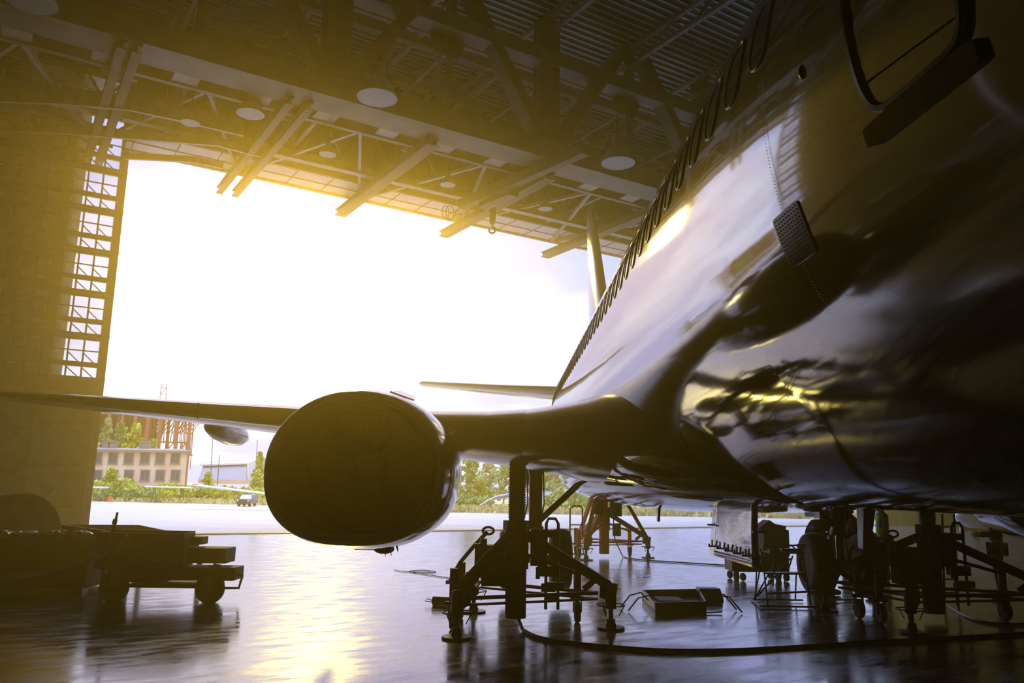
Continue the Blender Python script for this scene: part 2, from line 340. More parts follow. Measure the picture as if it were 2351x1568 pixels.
def leaf(s1, width, off, label, near=True):
    """one door leaf whose right edge is at s1"""
    t = thing('hangar_door_leaf', label, 'door', W(s1-width/2, off, 0), 0, 'sliding door leaves stacked at the left')
    s0 = s1-width; T = .12
    fr = MB().wbox(s1-.28,s1,off-T,off+T,.0,17.3).wbox(s0,s0+.3,off-T,off+T,0,17.3)
    cols = []; s = s1-.28; posts = []
    while s-1.6 > s0:
        for j in range(3): cols.append((s-.03-j*.5-.44, s-.03-j*.5))
        posts.append(s-1.62); fr.wbox(s-1.79,s-1.53,off-T,off+T,0,17.3); s -= 1.79
    for k in range(8):
        zb = 5.62+k*1.6
        if zb+1.35 > 17.3: break
        fr.wbox(s0,s1,off-.06,off+.06,zb-.22,zb)
        fr.wbox(s0,s1,off-.06,off+.06,zb+.36,zb+.54); fr.wbox(s0,s1,off-.03,off+.03,zb+.93,zb+.97); fr.wbox(s0,s1,off-.06,off+.06,zb+1.34,zb+1.4)
        for a, b in cols: fr.wbox(a-.06,a,off-.03,off+.03,zb,zb+1.34)
        fr.wbox(s0,s1,off+T,off+T+.1,zb-.16,zb-.04)
    fr.wbox(s0,s1,off-T,off+T,17.1,17.3).wbox(s0,s1,off-.1,off+.1,5.1,5.4)
    fr.build('frame', M['door'], t, smooth=0)
    gl = MB().wbox(s0,s1,off-.012,off-.004,5.4,17.1); gl.build('glazing', M['pane' if near else 'dirty'], t, smooth=0)
    MB().wbox(s0,s1,off-.08,off-.03,.12,5.12).build('lower_panel', M['door'], t, smooth=0)
    br = MB()
    for z in (5.15,3.85,2.38,.95,.2): br.wbox(s0,s1,off-.03,off+.14,z-.08,z+.04)
    for m0 in ((s1-2.0), (s1-5.4)):
        for z in (3.85, 2.38):
            dz = 1.45
            br.bar(W(m0,off+.08,z), W(m0+1.75,off+.08,z-dz), .1, .1).bar(W(m0,off+.08,z), W(m0-1.75,off+.08,z-dz), .1, .1)
        br.bar(W(m0+.2,off+.08,5.1), W(m0-1.6,off+.08,3.9), .1, .1).bar(W(m0+.2,off+.08,.95), W(m0+1.6,off+.08,2.3), .08,.08)
    br.build('brace', M['steel_lt'], t, smooth=0)
    if near:
        dg = MB()
        for k in range(7):
            zb = 5.62+k*1.6
            for j in range(3):
                a, b = cols[j]
                dg.bar(W(a,off-.3,zb+.36), W(b,off-.3,zb-.02), .05, .04).bar(W(a,off-.3,zb+.9), W(b,off-.3,zb+.5), .05, .04)
        dg.build('diagonal', M['steel_dk'], t, smooth=0)
    for q_ in (s1-1, s0+1): MB().tube(W(q_,off-.06,.1), W(q_,off+.06,.1), .1).build('wheel', M['blackm'], t)
    return t
leaf(0.0, 8.0, -.2, 'front sliding hangar door leaf with small window panes and braced lower half', True)
leaf(-1.35, 8.0, -1.0, 'sliding hangar door leaf stacked just behind the front one', False)
leaf(-1.9, 8.0, -1.7, 'sliding hangar door leaf at the back of the stack', False)
struct(MB().wbox(-30,-10,-.5,0,0,17.4).wbox(-10.2,-10,-2.5,-.5,0,17.35).build('wall_front_left', M['door'], smooth=0))
# right jamb leaf, corrugated grey
mb = MB()
for k in range(14): mb.wbox(46.9+k*.25,47.05+k*.25,-.5,-.2,0,14.4)
mb.wbox(46.8,50.5,-.7,-.5,0,14.4)
t = tag(mb.build('hangar_door_leaf', M['steel'], smooth=0), 'grey ribbed sliding door leaf at the far right of the opening', 'door')
# ------------------------------------------------------------------ airliner
CL = 3.2; ZC = 3.7; FCL = 3.13
def paint_mat(name, col, bump=.0035, bs=1.6, rough=.06, ior=1.9, line=True):
    m = bpy.data.materials.new(name); m.use_nodes = True; nt = m.node_tree; b = nt.nodes['Principled BSDF']; L = nt.links.new; N = nt.nodes.new
    b.inputs['Roughness'].default_value = rough; b.inputs['IOR'].default_value = ior
    tc = N('ShaderNodeTexCoord'); geo = N('ShaderNodeNewGeometry')
    mp = N('ShaderNodeMapping'); mp.inputs['Scale'].default_value = (1, .45, 1); L(geo.outputs['Position'], mp.inputs['Vector'])
    n = N('ShaderNodeTexNoise'); n.inputs['Scale'].default_value = bs; n.inputs['Detail'].default_value = 5; n.inputs['Roughness'].default_value = .4; L(mp.outputs[0], n.inputs['Vector'])
    sep = N('ShaderNodeSeparateXYZ'); L(geo.outputs['Position'], sep.inputs[0])
    # frames: shallow quilting of the skin every half metre
    pp = N('ShaderNodeMath'); pp.operation = 'PINGPONG'; pp.inputs[1].default_value = .254; L(sep.outputs['Y'], pp.inputs[0])
    q = N('ShaderNodeMath'); q.operation = 'MULTIPLY'; q.inputs[1].default_value = .18; L(pp.outputs[0], q.inputs[0])
    a = N('ShaderNodeMath'); a.operation = 'ADD'; L(n.outputs['Fac'], a.inputs[0]); L(q.outputs[0], a.inputs[1])
    bp = N('ShaderNodeBump'); bp.inputs['Distance'].default_value = bump; bp.inputs['Strength'].default_value = 1; L(a.outputs[0], bp.inputs['Height']); L(bp.outputs[0], b.inputs['Normal'])
    if line:
        def seam(sock, pos, w):
            d = N('ShaderNodeMath'); d.operation = 'SUBTRACT'; d.inputs[1].default_value = pos; L(sock, d.inputs[0])
            e = N('ShaderNodeMath'); e.operation = 'ABSOLUTE'; L(d.outputs[0], e.inputs[0])
            g = N('ShaderNodeMath'); g.operation = 'LESS_THAN'; g.inputs[1].default_value = w; L(e.outputs[0], g.inputs[0]); return g.outputs[0]
        outs = [seam(sep.outputs['Z'], 3.72, .004), seam(sep.outputs['Z'], 2.45, .004)]
        p2 = N('ShaderNodeMath'); p2.operation = 'PINGPONG'; p2.inputs[1].default_value = 1.27; L(sep.outputs['Y'], p2.inputs[0])
        outs.append(seam(p2.outputs[0], .6, .0025))
        mx = None
        for o_ in outs:
            if mx is None: mx = o_
            else:
                k = N('ShaderNodeMath'); k.operation = 'MAXIMUM'; L(mx, k.inputs[0]); L(o_, k.inputs[1]); mx = k.outputs[0]
        c = N('ShaderNodeMix'); c.data_type = 'RGBA'; L(mx, c.inputs[0]); c.inputs[6].default_value = (*col, 1); c.inputs[7].default_value = (.008,.008,.008,1); L(c.outputs[2], b.inputs['Base Color'])
    else: b.inputs['Base Color'].default_value = (*col, 1)
    return m
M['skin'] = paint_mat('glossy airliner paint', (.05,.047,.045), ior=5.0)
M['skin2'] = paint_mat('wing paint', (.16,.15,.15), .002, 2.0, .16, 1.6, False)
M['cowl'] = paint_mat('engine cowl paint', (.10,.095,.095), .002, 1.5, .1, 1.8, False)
M['win'] = mat('window pane', (.01,.01,.012), .08, ior=1.6)
M['seal'] = mat('door seal', (.008,.008,.008), .2)
M['lip'] = mat('polished inlet lip', (.45,.43,.42), .14, metal=1)
SECT = [(-2.6, 0.02, 0.02, 0.02, 3.05), (-2.45, 0.26, 0.247, 0.285, 3.065), (-2.1, 0.5, 0.51, 0.566, 3.116), (-1.5, 0.95, 0.828, 0.956, 3.236), (-0.8, 1.24, 1.164, 1.308, 3.409), (0, 1.46, 1.508, 1.605, 3.584), (0.8, 1.58, 1.692, 1.821, 3.7), (1.6, 1.67, 1.79, 1.96, 3.78), (2.3, 1.732, 1.845, 2.03, 3.815), (3.0, 1.785, 1.88, 2.075, 3.83), (3.6, 1.826, 1.895, 2.105, 3.83), (4.2, 1.857, 1.9, 2.12, 3.83), (4.8, 1.875, 1.9, 2.13, 3.83), (5.5, 1.88, 1.9, 2.13, 3.83), (8, 1.88, 1.9, 2.13, 3.83), (12, 1.88, 1.9, 2.13, 3.83), (17, 1.88, 1.9, 2.13, 3.83), (20, 1.88, 1.9, 2.08, 3.83), (22, 1.82, 1.897, 1.807, 3.817), (24, 1.68, 1.823, 1.393, 3.843), (26, 1.42, 1.65, 0.98, 3.95), (28, 1.05, 1.3, 0.65, 4.25), (30, 0.55, 0.8, 0.4, 4.7), (31, 0.2, 0.3, 0.2, 5.0)]
def sect(Y):
    n = len(SECT)
    for k in range(n-1):
        a, b = SECT[k], SECT[k+1]
        if a[0] <= Y <= b[0]:
            h = b[0]-a[0]; t = (Y-a[0])/h; p, q = SECT[max(k-1,0)], SECT[min(k+2,n-1)]; out = []
            for i in range(1, 5):
                d = (b[i]-a[i])/h
                dl = (a[i]-p[i])/(a[0]-p[0]) if k else d
                dr = (q[i]-b[i])/(q[0]-b[0]) if k < n-2 else d
                m0 = 0 if dl*d <= 0 else 2*dl*d/(dl+d); m1 = 0 if dr*d <= 0 else 2*dr*d/(dr+d)
                out.append((2*t**3-3*t*t+1)*a[i]+(t**3-2*t*t+t)*h*m0+(-2*t**3+3*t*t)*b[i]+(t**3-t*t)*h*m1)
            return out
    return SECT[-1][1:]
def surf(Y, ph, off=0):   # right-hand side of the fuselage, ph from the widest point upwards (degrees)
    w, u, d, zm = sect(Y); a = math.radians(ph); r = u if ph >= 0 else d
    return Vector((FCL-(w+off)*math.cos(a), Y, zm+(r+off)*math.sin(a)))
AIR = thing('airliner', 'large twin-engined passenger airliner raised on jacks, filling the right half of the hangar', 'airplane', (CL, 12, 0))
rings = []
Ys = sorted(set([s[0] for s in SECT]+[x*.5 for x in range(-2, 60)]+[x*.1 for x in range(-10, 60)]))
for Y in Ys:
    w, u, d, zm = sect(Y); r = []
    for i in range(96):
        a = 2*PI*i/96; s_ = math.sin(a)
        r.append(Vector((FCL-w*math.cos(a), Y, zm+(u if s_ >= 0 else d)*s_)))
    rings.append(r)
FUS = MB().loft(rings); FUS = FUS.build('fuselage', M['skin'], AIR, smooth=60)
def patch(Ya, Yb, pa, pb, off, name, mt, parent, corner=.0, nY=10, nP=10, thick=.01):
    """curved plate lying on the fuselage skin, rounded corners"""
    mb = MB(); pts = []
    def rr(u, v):
        # superellipse mapping of the unit square for rounded corners
        return u, v
    out = []; inn = []
    n = 40; e = corner
    cy, cp, hy, hp = (Ya+Yb)/2, (pa+pb)/2, (Yb-Ya)/2, (pb-pa)/2
    rings = []
    for k in range(0, 7):
        f = 1-k/6; f = max(f, .001); ring = []
        for i in range(n):
            t = 2*PI*i/n; c, s_ = math.cos(t), math.sin(t); ex = 2/e if e else .0001
            x = math.copysign(abs(c)**ex, c); y = math.copysign(abs(s_)**ex, s_)
            ring.append(surf(cy+hy*f*x, cp+hp*f*y, off))
        rings.append(ring)
    base = [surf(cy+hy*math.copysign(abs(math.cos(2*PI*i/n))**(2/e), math.cos(2*PI*i/n)), cp+hp*math.copysign(abs(math.sin(2*PI*i/n))**(2/e), math.sin(2*PI*i/n)), off-thick) for i in range(n)]
    mb.loft([base]+rings, cap0=True, cap1=True)
    return mb.build(name, mt, parent, smooth=40)
def outline(Ya, Yb, pa, pb, e, off, r, n=60):
    cy, cp, hy, hp = (Ya+Yb)/2, (pa+pb)/2, (Yb-Ya)/2, (pb-pa)/2
    return [surf(cy+hy*math.copysign(abs(math.cos(2*PI*i/n))**(2/e), math.cos(2*PI*i/n)), cp+hp*math.copysign(abs(math.sin(2*PI*i/n))**(2/e), math.sin(2*PI*i/n)), off) for i in range(n+1)]
# cabin windows: frame ring, pane as a sub-part
k = 0
for i in range(44):
    Y = 3.87+i*.428
    if Y > 23: break
    fr = MB().pipe(outline(Y-.125, Y+.125, 5.3, 17.1, 2.8, .003, .01, 36), .008, 6).build('cabin_window', M['hub'], AIR)
    patch(Y-.12, Y+.12, 5.5, 16.9, .003, 'pane', M['win'], fr, 2.8, thick=.004)
# forward service door
dr = patch(2.28, 2.92, -16.4, 38, .012, 'service_door', M['skin'], AIR, 7)
MB().pipe(outline(2.28, 2.92, -16.4, 38, 7, .012, .01), .02, 6).build('door_seal', M['seal'], AIR)
MB().pipe([surf(2.9-.6*t, -12.4-1.6*t, .016) for t in [x/12 for x in range(13)]], .003, 5).build('lap_seam', M['black'], AIR)
M['bump'] = mat('scuffed black plate', (.008,.008,.008), .12)
sc = patch(2.29, 2.96, -19.1, -16.7, .03, 'door_sill_bumper', M['bump'], AIR, 9, thick=.04)
# riveted doubler plate below the door line
M['rivet'] = mat('riveted plate', (.02,.02,.02), .16)
pl = patch(3.64, 3.94, -25.0, -17.6, .008, 'riveted_plate', M['rivet'], AIR, 14)
rv = MB()
for a in range(9):
    for b in range(13): rv.ball(surf(3.665+a*.031, -24.5+b*.53, .009), .0045, n=6, k=4)
x_ = rv.build('rivets', M['chrome'], pl); x_['kind'] = 'stuff'
rv = MB()
for b in range(70): rv.ball(surf(3.82, -33+b*.5, .001), .0022, n=5, k=4); rv.ball(surf(3.78, -16+b*.25, .001), .002, n=5, k=4)
rv.build('rivet_row', M['chrome'], AIR)['kind'] = 'stuff'
MB().ball(surf(3.343,-3.95,0), .018, 1, 1, 2, 10, 6).build('static_port', M['seal'], AIR)
# wing-body fairing
rings = []
for Y, w, zb, zt in [(7.6,1.0,1.72,2.1),(8.3,1.5,1.68,2.3),(9.2,1.85,1.63,2.6),(10.5,2.0,1.58,2.75),(12,2.05,1.55,2.8),(14,2.05,1.55,2.8),(16,2.02,1.56,2.8),(18,1.95,1.62,2.75),(19.5,1.75,1.72,2.6),(21,1.3,1.85,2.4)]:
    r = []
    for i in range(48):
        a = 2*PI*i/48; c, s_ = math.cos(a), math.sin(a)
        x = math.copysign(abs(c)**.75, c)*w; z = (zb+zt)/2+math.copysign(abs(s_)**.8, s_)*(zt-zb)/2*(1.0 if s_ < 0 else 1.0)
        if s_ < 0: z = (zb+zt)/2+math.copysign(abs(s_)**.9, s_)*(zt-zb)/2
        r.append(Vector((CL-x, Y, z)))
    rings.append(r)
MB().loft(rings).build('wing_fairing', M['skin'], AIR, smooth=60)
# wings ------------------------------------------------
def airfoil(LE, chord, z, th, side, twist=0, n=22):
    pts = []
    def yt(x): return 5*th*(.2969*math.sqrt(x)-.126*x-.3516*x*x+.2843*x**3-.1036*x**4)
    for i in range(n): x = .5*(1+math.cos(PI*i/(n-1))); pts.append((x, yt(x)*1.0))
    for i in range(1, n-1): x = .5*(1-math.cos(PI*i/(n-1))); pts.append((x, -yt(x)*1.05))
    return [(LE+x*chord, z+y*chord-twist*x*chord) for x, y in pts]
WS = [(1.3,9.15,7.8,2.42,.150),(1.9,9.75,7.2,2.47,.145),(2.4,10.15,6.7,2.50,.140),(3.4,10.85,5.9,2.56,.130),(4.83,11.7,4.9,2.70,.122),(6.5,12.6,4.3,2.87,.118),(9,13.95,3.4,3.12,.112),(12,15.57,2.4,3.42,.110),(14.2,16.75,1.7,3.63,.108),(14.45,17.1,1.2,3.66,.06)]
def wing(side):
    rings = []
    for S, LE, c, z, th in WS:
        rings.append([Vector((CL-side*S, y, zz)) for y, zz in airfoil(LE, c, z, th, side, -.035)])
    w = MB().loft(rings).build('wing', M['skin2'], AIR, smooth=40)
    # flap track fairings
    for S in ((8.85, 6.6, 2.7) if side > 0 else (6.6, 8.85)):
        Y0 = 13.9+(S-9)*.42 if S > 3 else 14.4
        z0 = 3.08+(S-8.85)*.1 if S > 3 else 2.3
        sc_ = 1 if S > 3 else .9
        rr = []
        for t, r_ in ((0,.02),(.08,.12),(.25,.2),(.5,.23),(.75,.2),(.93,.1),(1,.015)):
            yy = Y0+1.6+t*2.6*sc_; zc_ = z0-.12-.10*t
            rr.append([Vector((CL-side*S+r_*math.cos(2*PI*i/16), yy, zc_+1.15*r_*math.sin(2*PI*i/16))) for i in range(16)])
        f_ = MB().loft(rr).build('flap_track_fairing', M['cowl'], AIR)
    # leading edge slat with gaps
    for a, b in ((5.9,8.3),(8.35,11.0),(11.05,14.0)):
        rr = []
        for S in (a, b):
            for u, v in zip(WS, WS[1:]):
                if u[0] <= S <= v[0]:
                    t = (S-u[0])/(v[0]-u[0]); LE, c, z, th = [u[i]+(v[i]-u[i])*t for i in range(1, 5)]
            r_ = c*th*.34
            rr.append([Vector((CL-side*S, LE-.07+r_*1.2*math.cos(q)+r_, z+r_*.95*math.sin(q))) for q in [x*2*PI/18 for x in range(18)]])
        MB().loft(rr).build('slat', M['lip'], AIR)
    vg = MB()
    for i in range(12):
        S = 7+i*.42; 
        LE = 11.7+(S-4.83)*.54; z = 2.70+(S-4.83)*.1
        vg.box((CL-side*S, LE+.35, z+.12), (.015,.10,.03))
    vg.build('vortex_generators', M['skin2'], AIR)['kind'] = 'stuff'
    return w
wing(1); wing(-1)
# root leading-edge fillet (glove) that sweeps forward on to the body
rr = []
for S, LE, c, z, th in ((1.35,8.2,8.4,2.45,.17),(1.75,8.9,7.8,2.46,.16),(2.15,9.55,7.1,2.48,.15),(2.6,10.2,6.6,2.51,.14),(3.1,10.68,6.0,2.542,.131)):
    rr.append([Vector((CL-S, y, zz)) for y, zz in airfoil(LE, c, z, th, 1, -.035)])
MB().loft(rr).build('wing_glove', M['skin2'], AIR, smooth=50)
# tail -------------------------------------------------
for sd in (1, -1):
    rr = []
    for S, LE, c, z in ((.3,25.4,3.6,5.0),(3.3,27.6,2.5,5.35),(6.2,29.6,1.5,5.72),(6.35,29.9,1.1,5.74)):
        rr.append([Vector((CL-sd*S, y, zz)) for y, zz in airfoil(LE, c, z, .1, 1)])
    MB().loft(rr).build('tailplane', M['skin2'], AIR, smooth=40)
rr = []
for z, LE, c in ((5.2,22.0,7.2),(6.0,23.6,5.6),(8.2,25.4,4.4),(12.3,28.6,2.1),(12.55,28.95,1.6)):
    rr.append([Vector((CL+(q-z), y, z)) for y, q in airfoil(LE, c, z, .11, 1)])
MB().loft(rr).build('tail_fin', M['skin2'], AIR, smooth=40)
# engines ----------------------------------------------
def engine(side):
    X = CL-side*4.83; ZE = 2.02
    e = thing('engine', '', 'x', (X, 9, ZE)); 
    for k_ in ('label', 'category'): del e[k_]
    im = AIR['_m']; e.parent = AIR; e.location = Vector((X, 9, ZE))-Vector((CL, 12, 0))
    def ring(Y, w, zt, zb, flat, skew=0, n=64, zc=0):
        r = []
        for i in range(n):
            a = 2*PI*i/n; c, s_ = math.cos(a), math.sin(a)
            if s_ >= 0: x = w*math.copysign(abs(c)**.96, c); z = zt*abs(s_)**1.0
            else: x = w*math.copysign(abs(c)**(2/flat), c); z = -zb*abs(s_)**(2/flat)
            r.append(Vector((X+x, Y+skew*z, ZE+zc+z)))
        return r
    def lp(t): return t
    # outside cowl from the lip back, and the inlet duct
    out = [ring(9.02,.975,.845,.80,2.5,.05), ring(9.06,1.0,.87,.83,2.5,.05), ring(9.25,1.045,.91,.87,2.45,.03), ring(9.8,1.09,.95,.92,2.4), ring(10.6,1.10,.97,.93,2.3), ring(11.6,1.06,.95,.88,2.15), ring(12.6,.93,.86,.78,2), ring(12.62,.9,.83,.75,2), ring(11.9,.86,.8,.72,2)]
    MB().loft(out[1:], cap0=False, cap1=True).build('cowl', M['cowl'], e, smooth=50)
    lipr = [ring(9.06,1.001,.871,.831,2.5,.05), ring(9.02,.985,.855,.812,2.5,.05), ring(8.99,.955,.825,.78,2.5,.05), ring(9.0,.92,.79,.74,2.45,.05), ring(9.06,.885,.757,.70,2.4,.05)]
    MB().loft(lipr, cap0=False, cap1=False).build('inlet_lip', M['lip'], e, smooth=60)
    duct = [ring(9.06,.885,.757,.70,2.4,.05), ring(9.25,.85,.74,.68,2.25,.02), ring(9.6,.80,.755,.72,2.1), ring(9.95,.775,.77,.765,2), ring(10.15,.77,.77,.77,2)]
    MB().loft(duct, cap0=False, cap1=True).build('inlet_duct', M['blackm'], e, smooth=60)
    fan = MB()
    for k_ in range(38):
        a = 2*PI*k_/38; rr_ = []
        for r_, tw, ch in ((.23,.35,.05),(.5,.8,.062),(.755,1.15,.07)):
            d = Vector((math.cos(a), 0, math.sin(a))); tg = Vector((-math.sin(a), 0, math.cos(a)))
            c_ = Vector((X, 10.0, ZE))+d*r_; dv = tg*math.sin(tw)*ch+Vector((0,1,0))*math.cos(tw)*ch
            nn = d.cross(dv).normalized()*.004
            rr_.append([c_-dv-nn, c_+dv-nn, c_+dv+nn, c_-dv+nn])
        fan.loft(rr_)
    fan.build('fan', M['fanb'], e, smooth=0)
    MB().lathe([(.01,-.34),(.08,-.27),(.16,-.14),(.215,0),(.23,.08)], (X,10.0,ZE), (0,1,0), 28).build('spinner', M['blackm'], e)
    MB().lathe([(.62,11.9),(.6,12.6),(.5,13.4),(.38,13.9),(.36,13.9),(.3,13.5)], (X,0,ZE+.03), (0,1,0), 32).build('exhaust_nozzle', M['steel_dk'], e)
    rr_ = []
    for Y, zt, zb, w in ((9.9,.95,.8,.05),(10.6,1.05,.8,.16),(11.6,1.05,.8,.2),(12.6,1.0,.6,.2),(14.5,.9,.6,.16),(15.5,.8,.65,.04)):
        rr_.append([Vector((X-w, Y, ZE+zb)), Vector((X+w, Y, ZE+zb)), Vector((X+w*.8, Y, ZE+zt-.02)), Vector((X, Y, ZE+zt)), Vector((X-w*.8, Y, ZE+zt-.02))])
    MB().loft(rr_).build('pylon', M['cowl'], e, smooth=50)
    rr_ = []
    for s_ in (-1, 1):   # chines
        a = math.radians(28); b = Vector((X+s_*1.0*math.cos(a), 9.75, ZE+.93*math.sin(a))); o_ = Vector((s_*math.cos(a), 0, math.sin(a)))
        MB().prism([b, b+Vector((0,.75,0)), b+o_*.2+Vector((0,.7,0)), b+o_*.17+Vector((0,.35,0))], Vector((0,0,.015))).build('strake', M['cowl'], e, smooth=0)
    MB().prism([Vector((X+.25,9.7,ZE+.93)),Vector((X+.55,9.7,ZE+.83)),Vector((X+.5,10.2,ZE+.93)),Vector((X+.3,10.2,ZE+1.0))], Vector((0,.1,.03))).build('access_panel', M['cowl'], e, smooth=0)
    dg = MB()
    dg.box((X+.05,10.3,ZE-.91),(.36,.5,.07)).box((X-.28,10.3,ZE-.9),(.3,.5,.04)).ball((X+.2,10.2,ZE-.94),.1,1.3,1,.6)
    for dx, h in ((.15,.07),(.21,.1),(.28,.09),(.36,.05)): dg.prism([Vector((X+dx-.012,10.1,ZE-.88)),Vector((X+dx+.02,10.1,ZE-.88)),Vector((X+dx+.02,10.15,ZE-.93-h))], Vector((0,.03,0)))
    dg.build('drain_mast', M['blackm'], e, smooth=30)
M['fanb'] = mat('titanium fan blade', (.012,.011,.01), .6)
engine(1); engine(-1)
# main gear --------------------------------------------
def wheel(mbk, c, r, w, parent, ax=(1,0,0), name='wheel', hub=True):
    c = Vector(c); h = w/2
    prof = [(.55*r,-h*.75),(.62*r,-h*.95),(.8*r,-h),(.93*r,-h*.82),(.985*r,-h*.5),(r,0),(.985*r,h*.5),(.93*r,h*.82),(.8*r,h),(.62*r,h*.95),(.55*r,h*.75)]
    o = MB().lathe(prof, c, ax, 36).build(name, M['black'], parent)
    if hub: MB().lathe([(.02,-h*.6),(.2*r,-h*.62),(.3*r,-h*.5),(.5*r,-h*.7),(.56*r,-h*.75),(.56*r,h*.75),(.5*r,h*.7),(.3*r,h*.5),(.2*r,h*.62),(.02,h*.6)], c, ax, 24).build('hub', M['hub'], o)
    return o
def gear(side):
    X = CL-side*2.61; Yg = 14.15; ZW = .68
    g = bpy.data.objects.new('main_landing_gear', None); COL.objects.link(g); g.parent = AIR; g.location = (0,0,0); g['_m'] = AIR['_m']
    for dx in (-.43, .43): wheel(None, (X+dx, Yg, ZW), .51, .36, g)
    MB().tube((X-.36,Yg,ZW),(X+.36,Yg,ZW),.07).build('axle', M['hub'], g)
    MB().tube((X,Yg,ZW-.05),(X,Yg,1.25),.065).build('piston', M['chrome'], g)
    MB().tube((X,Yg,1.15),(X,Yg,2.55),.115).tube((X,Yg,1.15),(X,Yg,1.22),.14).tube((X,Yg,2.1),(X,Yg,2.2),.135).build('strut', M['blackm'], g)
    MB().bar((X,Yg+.1,.75),(X,Yg+.35,1.05),.12,.04).bar((X,Yg+.35,1.05),(X,Yg+.1,1.35),.12,.04).build('torsion_link', M['hub'], g)
    MB().tube((X+side*.05,Yg,1.3),(X+side*.95,Yg-.2,2.15),.055).bar((X+side*.75,Yg-.2,2.0),(X+side*1.05,Yg-.2,2.2),.2,.1).tube((X+side*.9,Yg-.2,2.15),(X+side*.1,Yg,2.4),.03).build('side_brace', M['blackm'], g)
    pp = [(X+.12,Yg-.1,2.3),(X+.14,Yg-.12,1.6),(X+.05,Yg-.14,1.2),(X+.1,Yg-.1,.8)]
    MB().pipe(pp,.012,6).pipe([(a-.28,b,c) for a,b,c in pp],.01,6).build('brake_hose', M['black'], g)
    if side < 0: MB().bar((X-.58,Yg-.1,2.3),(X-.45,Yg-.1,1.45),.06,.7,up=(0,1,0)).build('gear_door', M['cowl'], g, bevel=.01)
gear(1); gear(-1)
# nose gear, outside the frame to the right but standing where it belongs
g = bpy.data.objects.new('nose_landing_gear', None); COL.objects.link(g); g.parent = AIR; g['_m'] = AIR['_m']
for dx in (-.22,.22): wheel(None,(CL+dx,1.45,.5),.34,.2,g)
MB().tube((CL,1.45,.5),(CL,1.45,1.9),.08).tube((CL-.2,1.45,.5),(CL+.2,1.45,.5),.05).build('strut', M['chrome'], g)
MB().loft([[pY(x,y,12.6)+Vector((0,d,0)) for x, y, d in r] for r in (((1984,1160,0),(2013,1160,0),(2013,1160,.3),(1984,1160,.3)),((1983,1215,0),(2006,1215,0),(2006,1215,.25),(1983,1215,.25)),((1982,1262,.0),(1993,1270,0),(1993,1270,.2),(1982,1262,.2)))]).build('strut_door', M['hub'], AIR, bevel=.02)
# belly details: blade aerial, hanging aluminium panel
p = pY(1513, 1147, 12.5)
MB().prism([p+Vector((-.02,-.1,.12)), p+Vector((-.02,.2,.12)), p+Vector((-.02,.12,-.33)), p+Vector((-.02,.05,-.33))], (.04,0,0)).build('blade_aerial', M['cowl'], AIR, smooth=0)
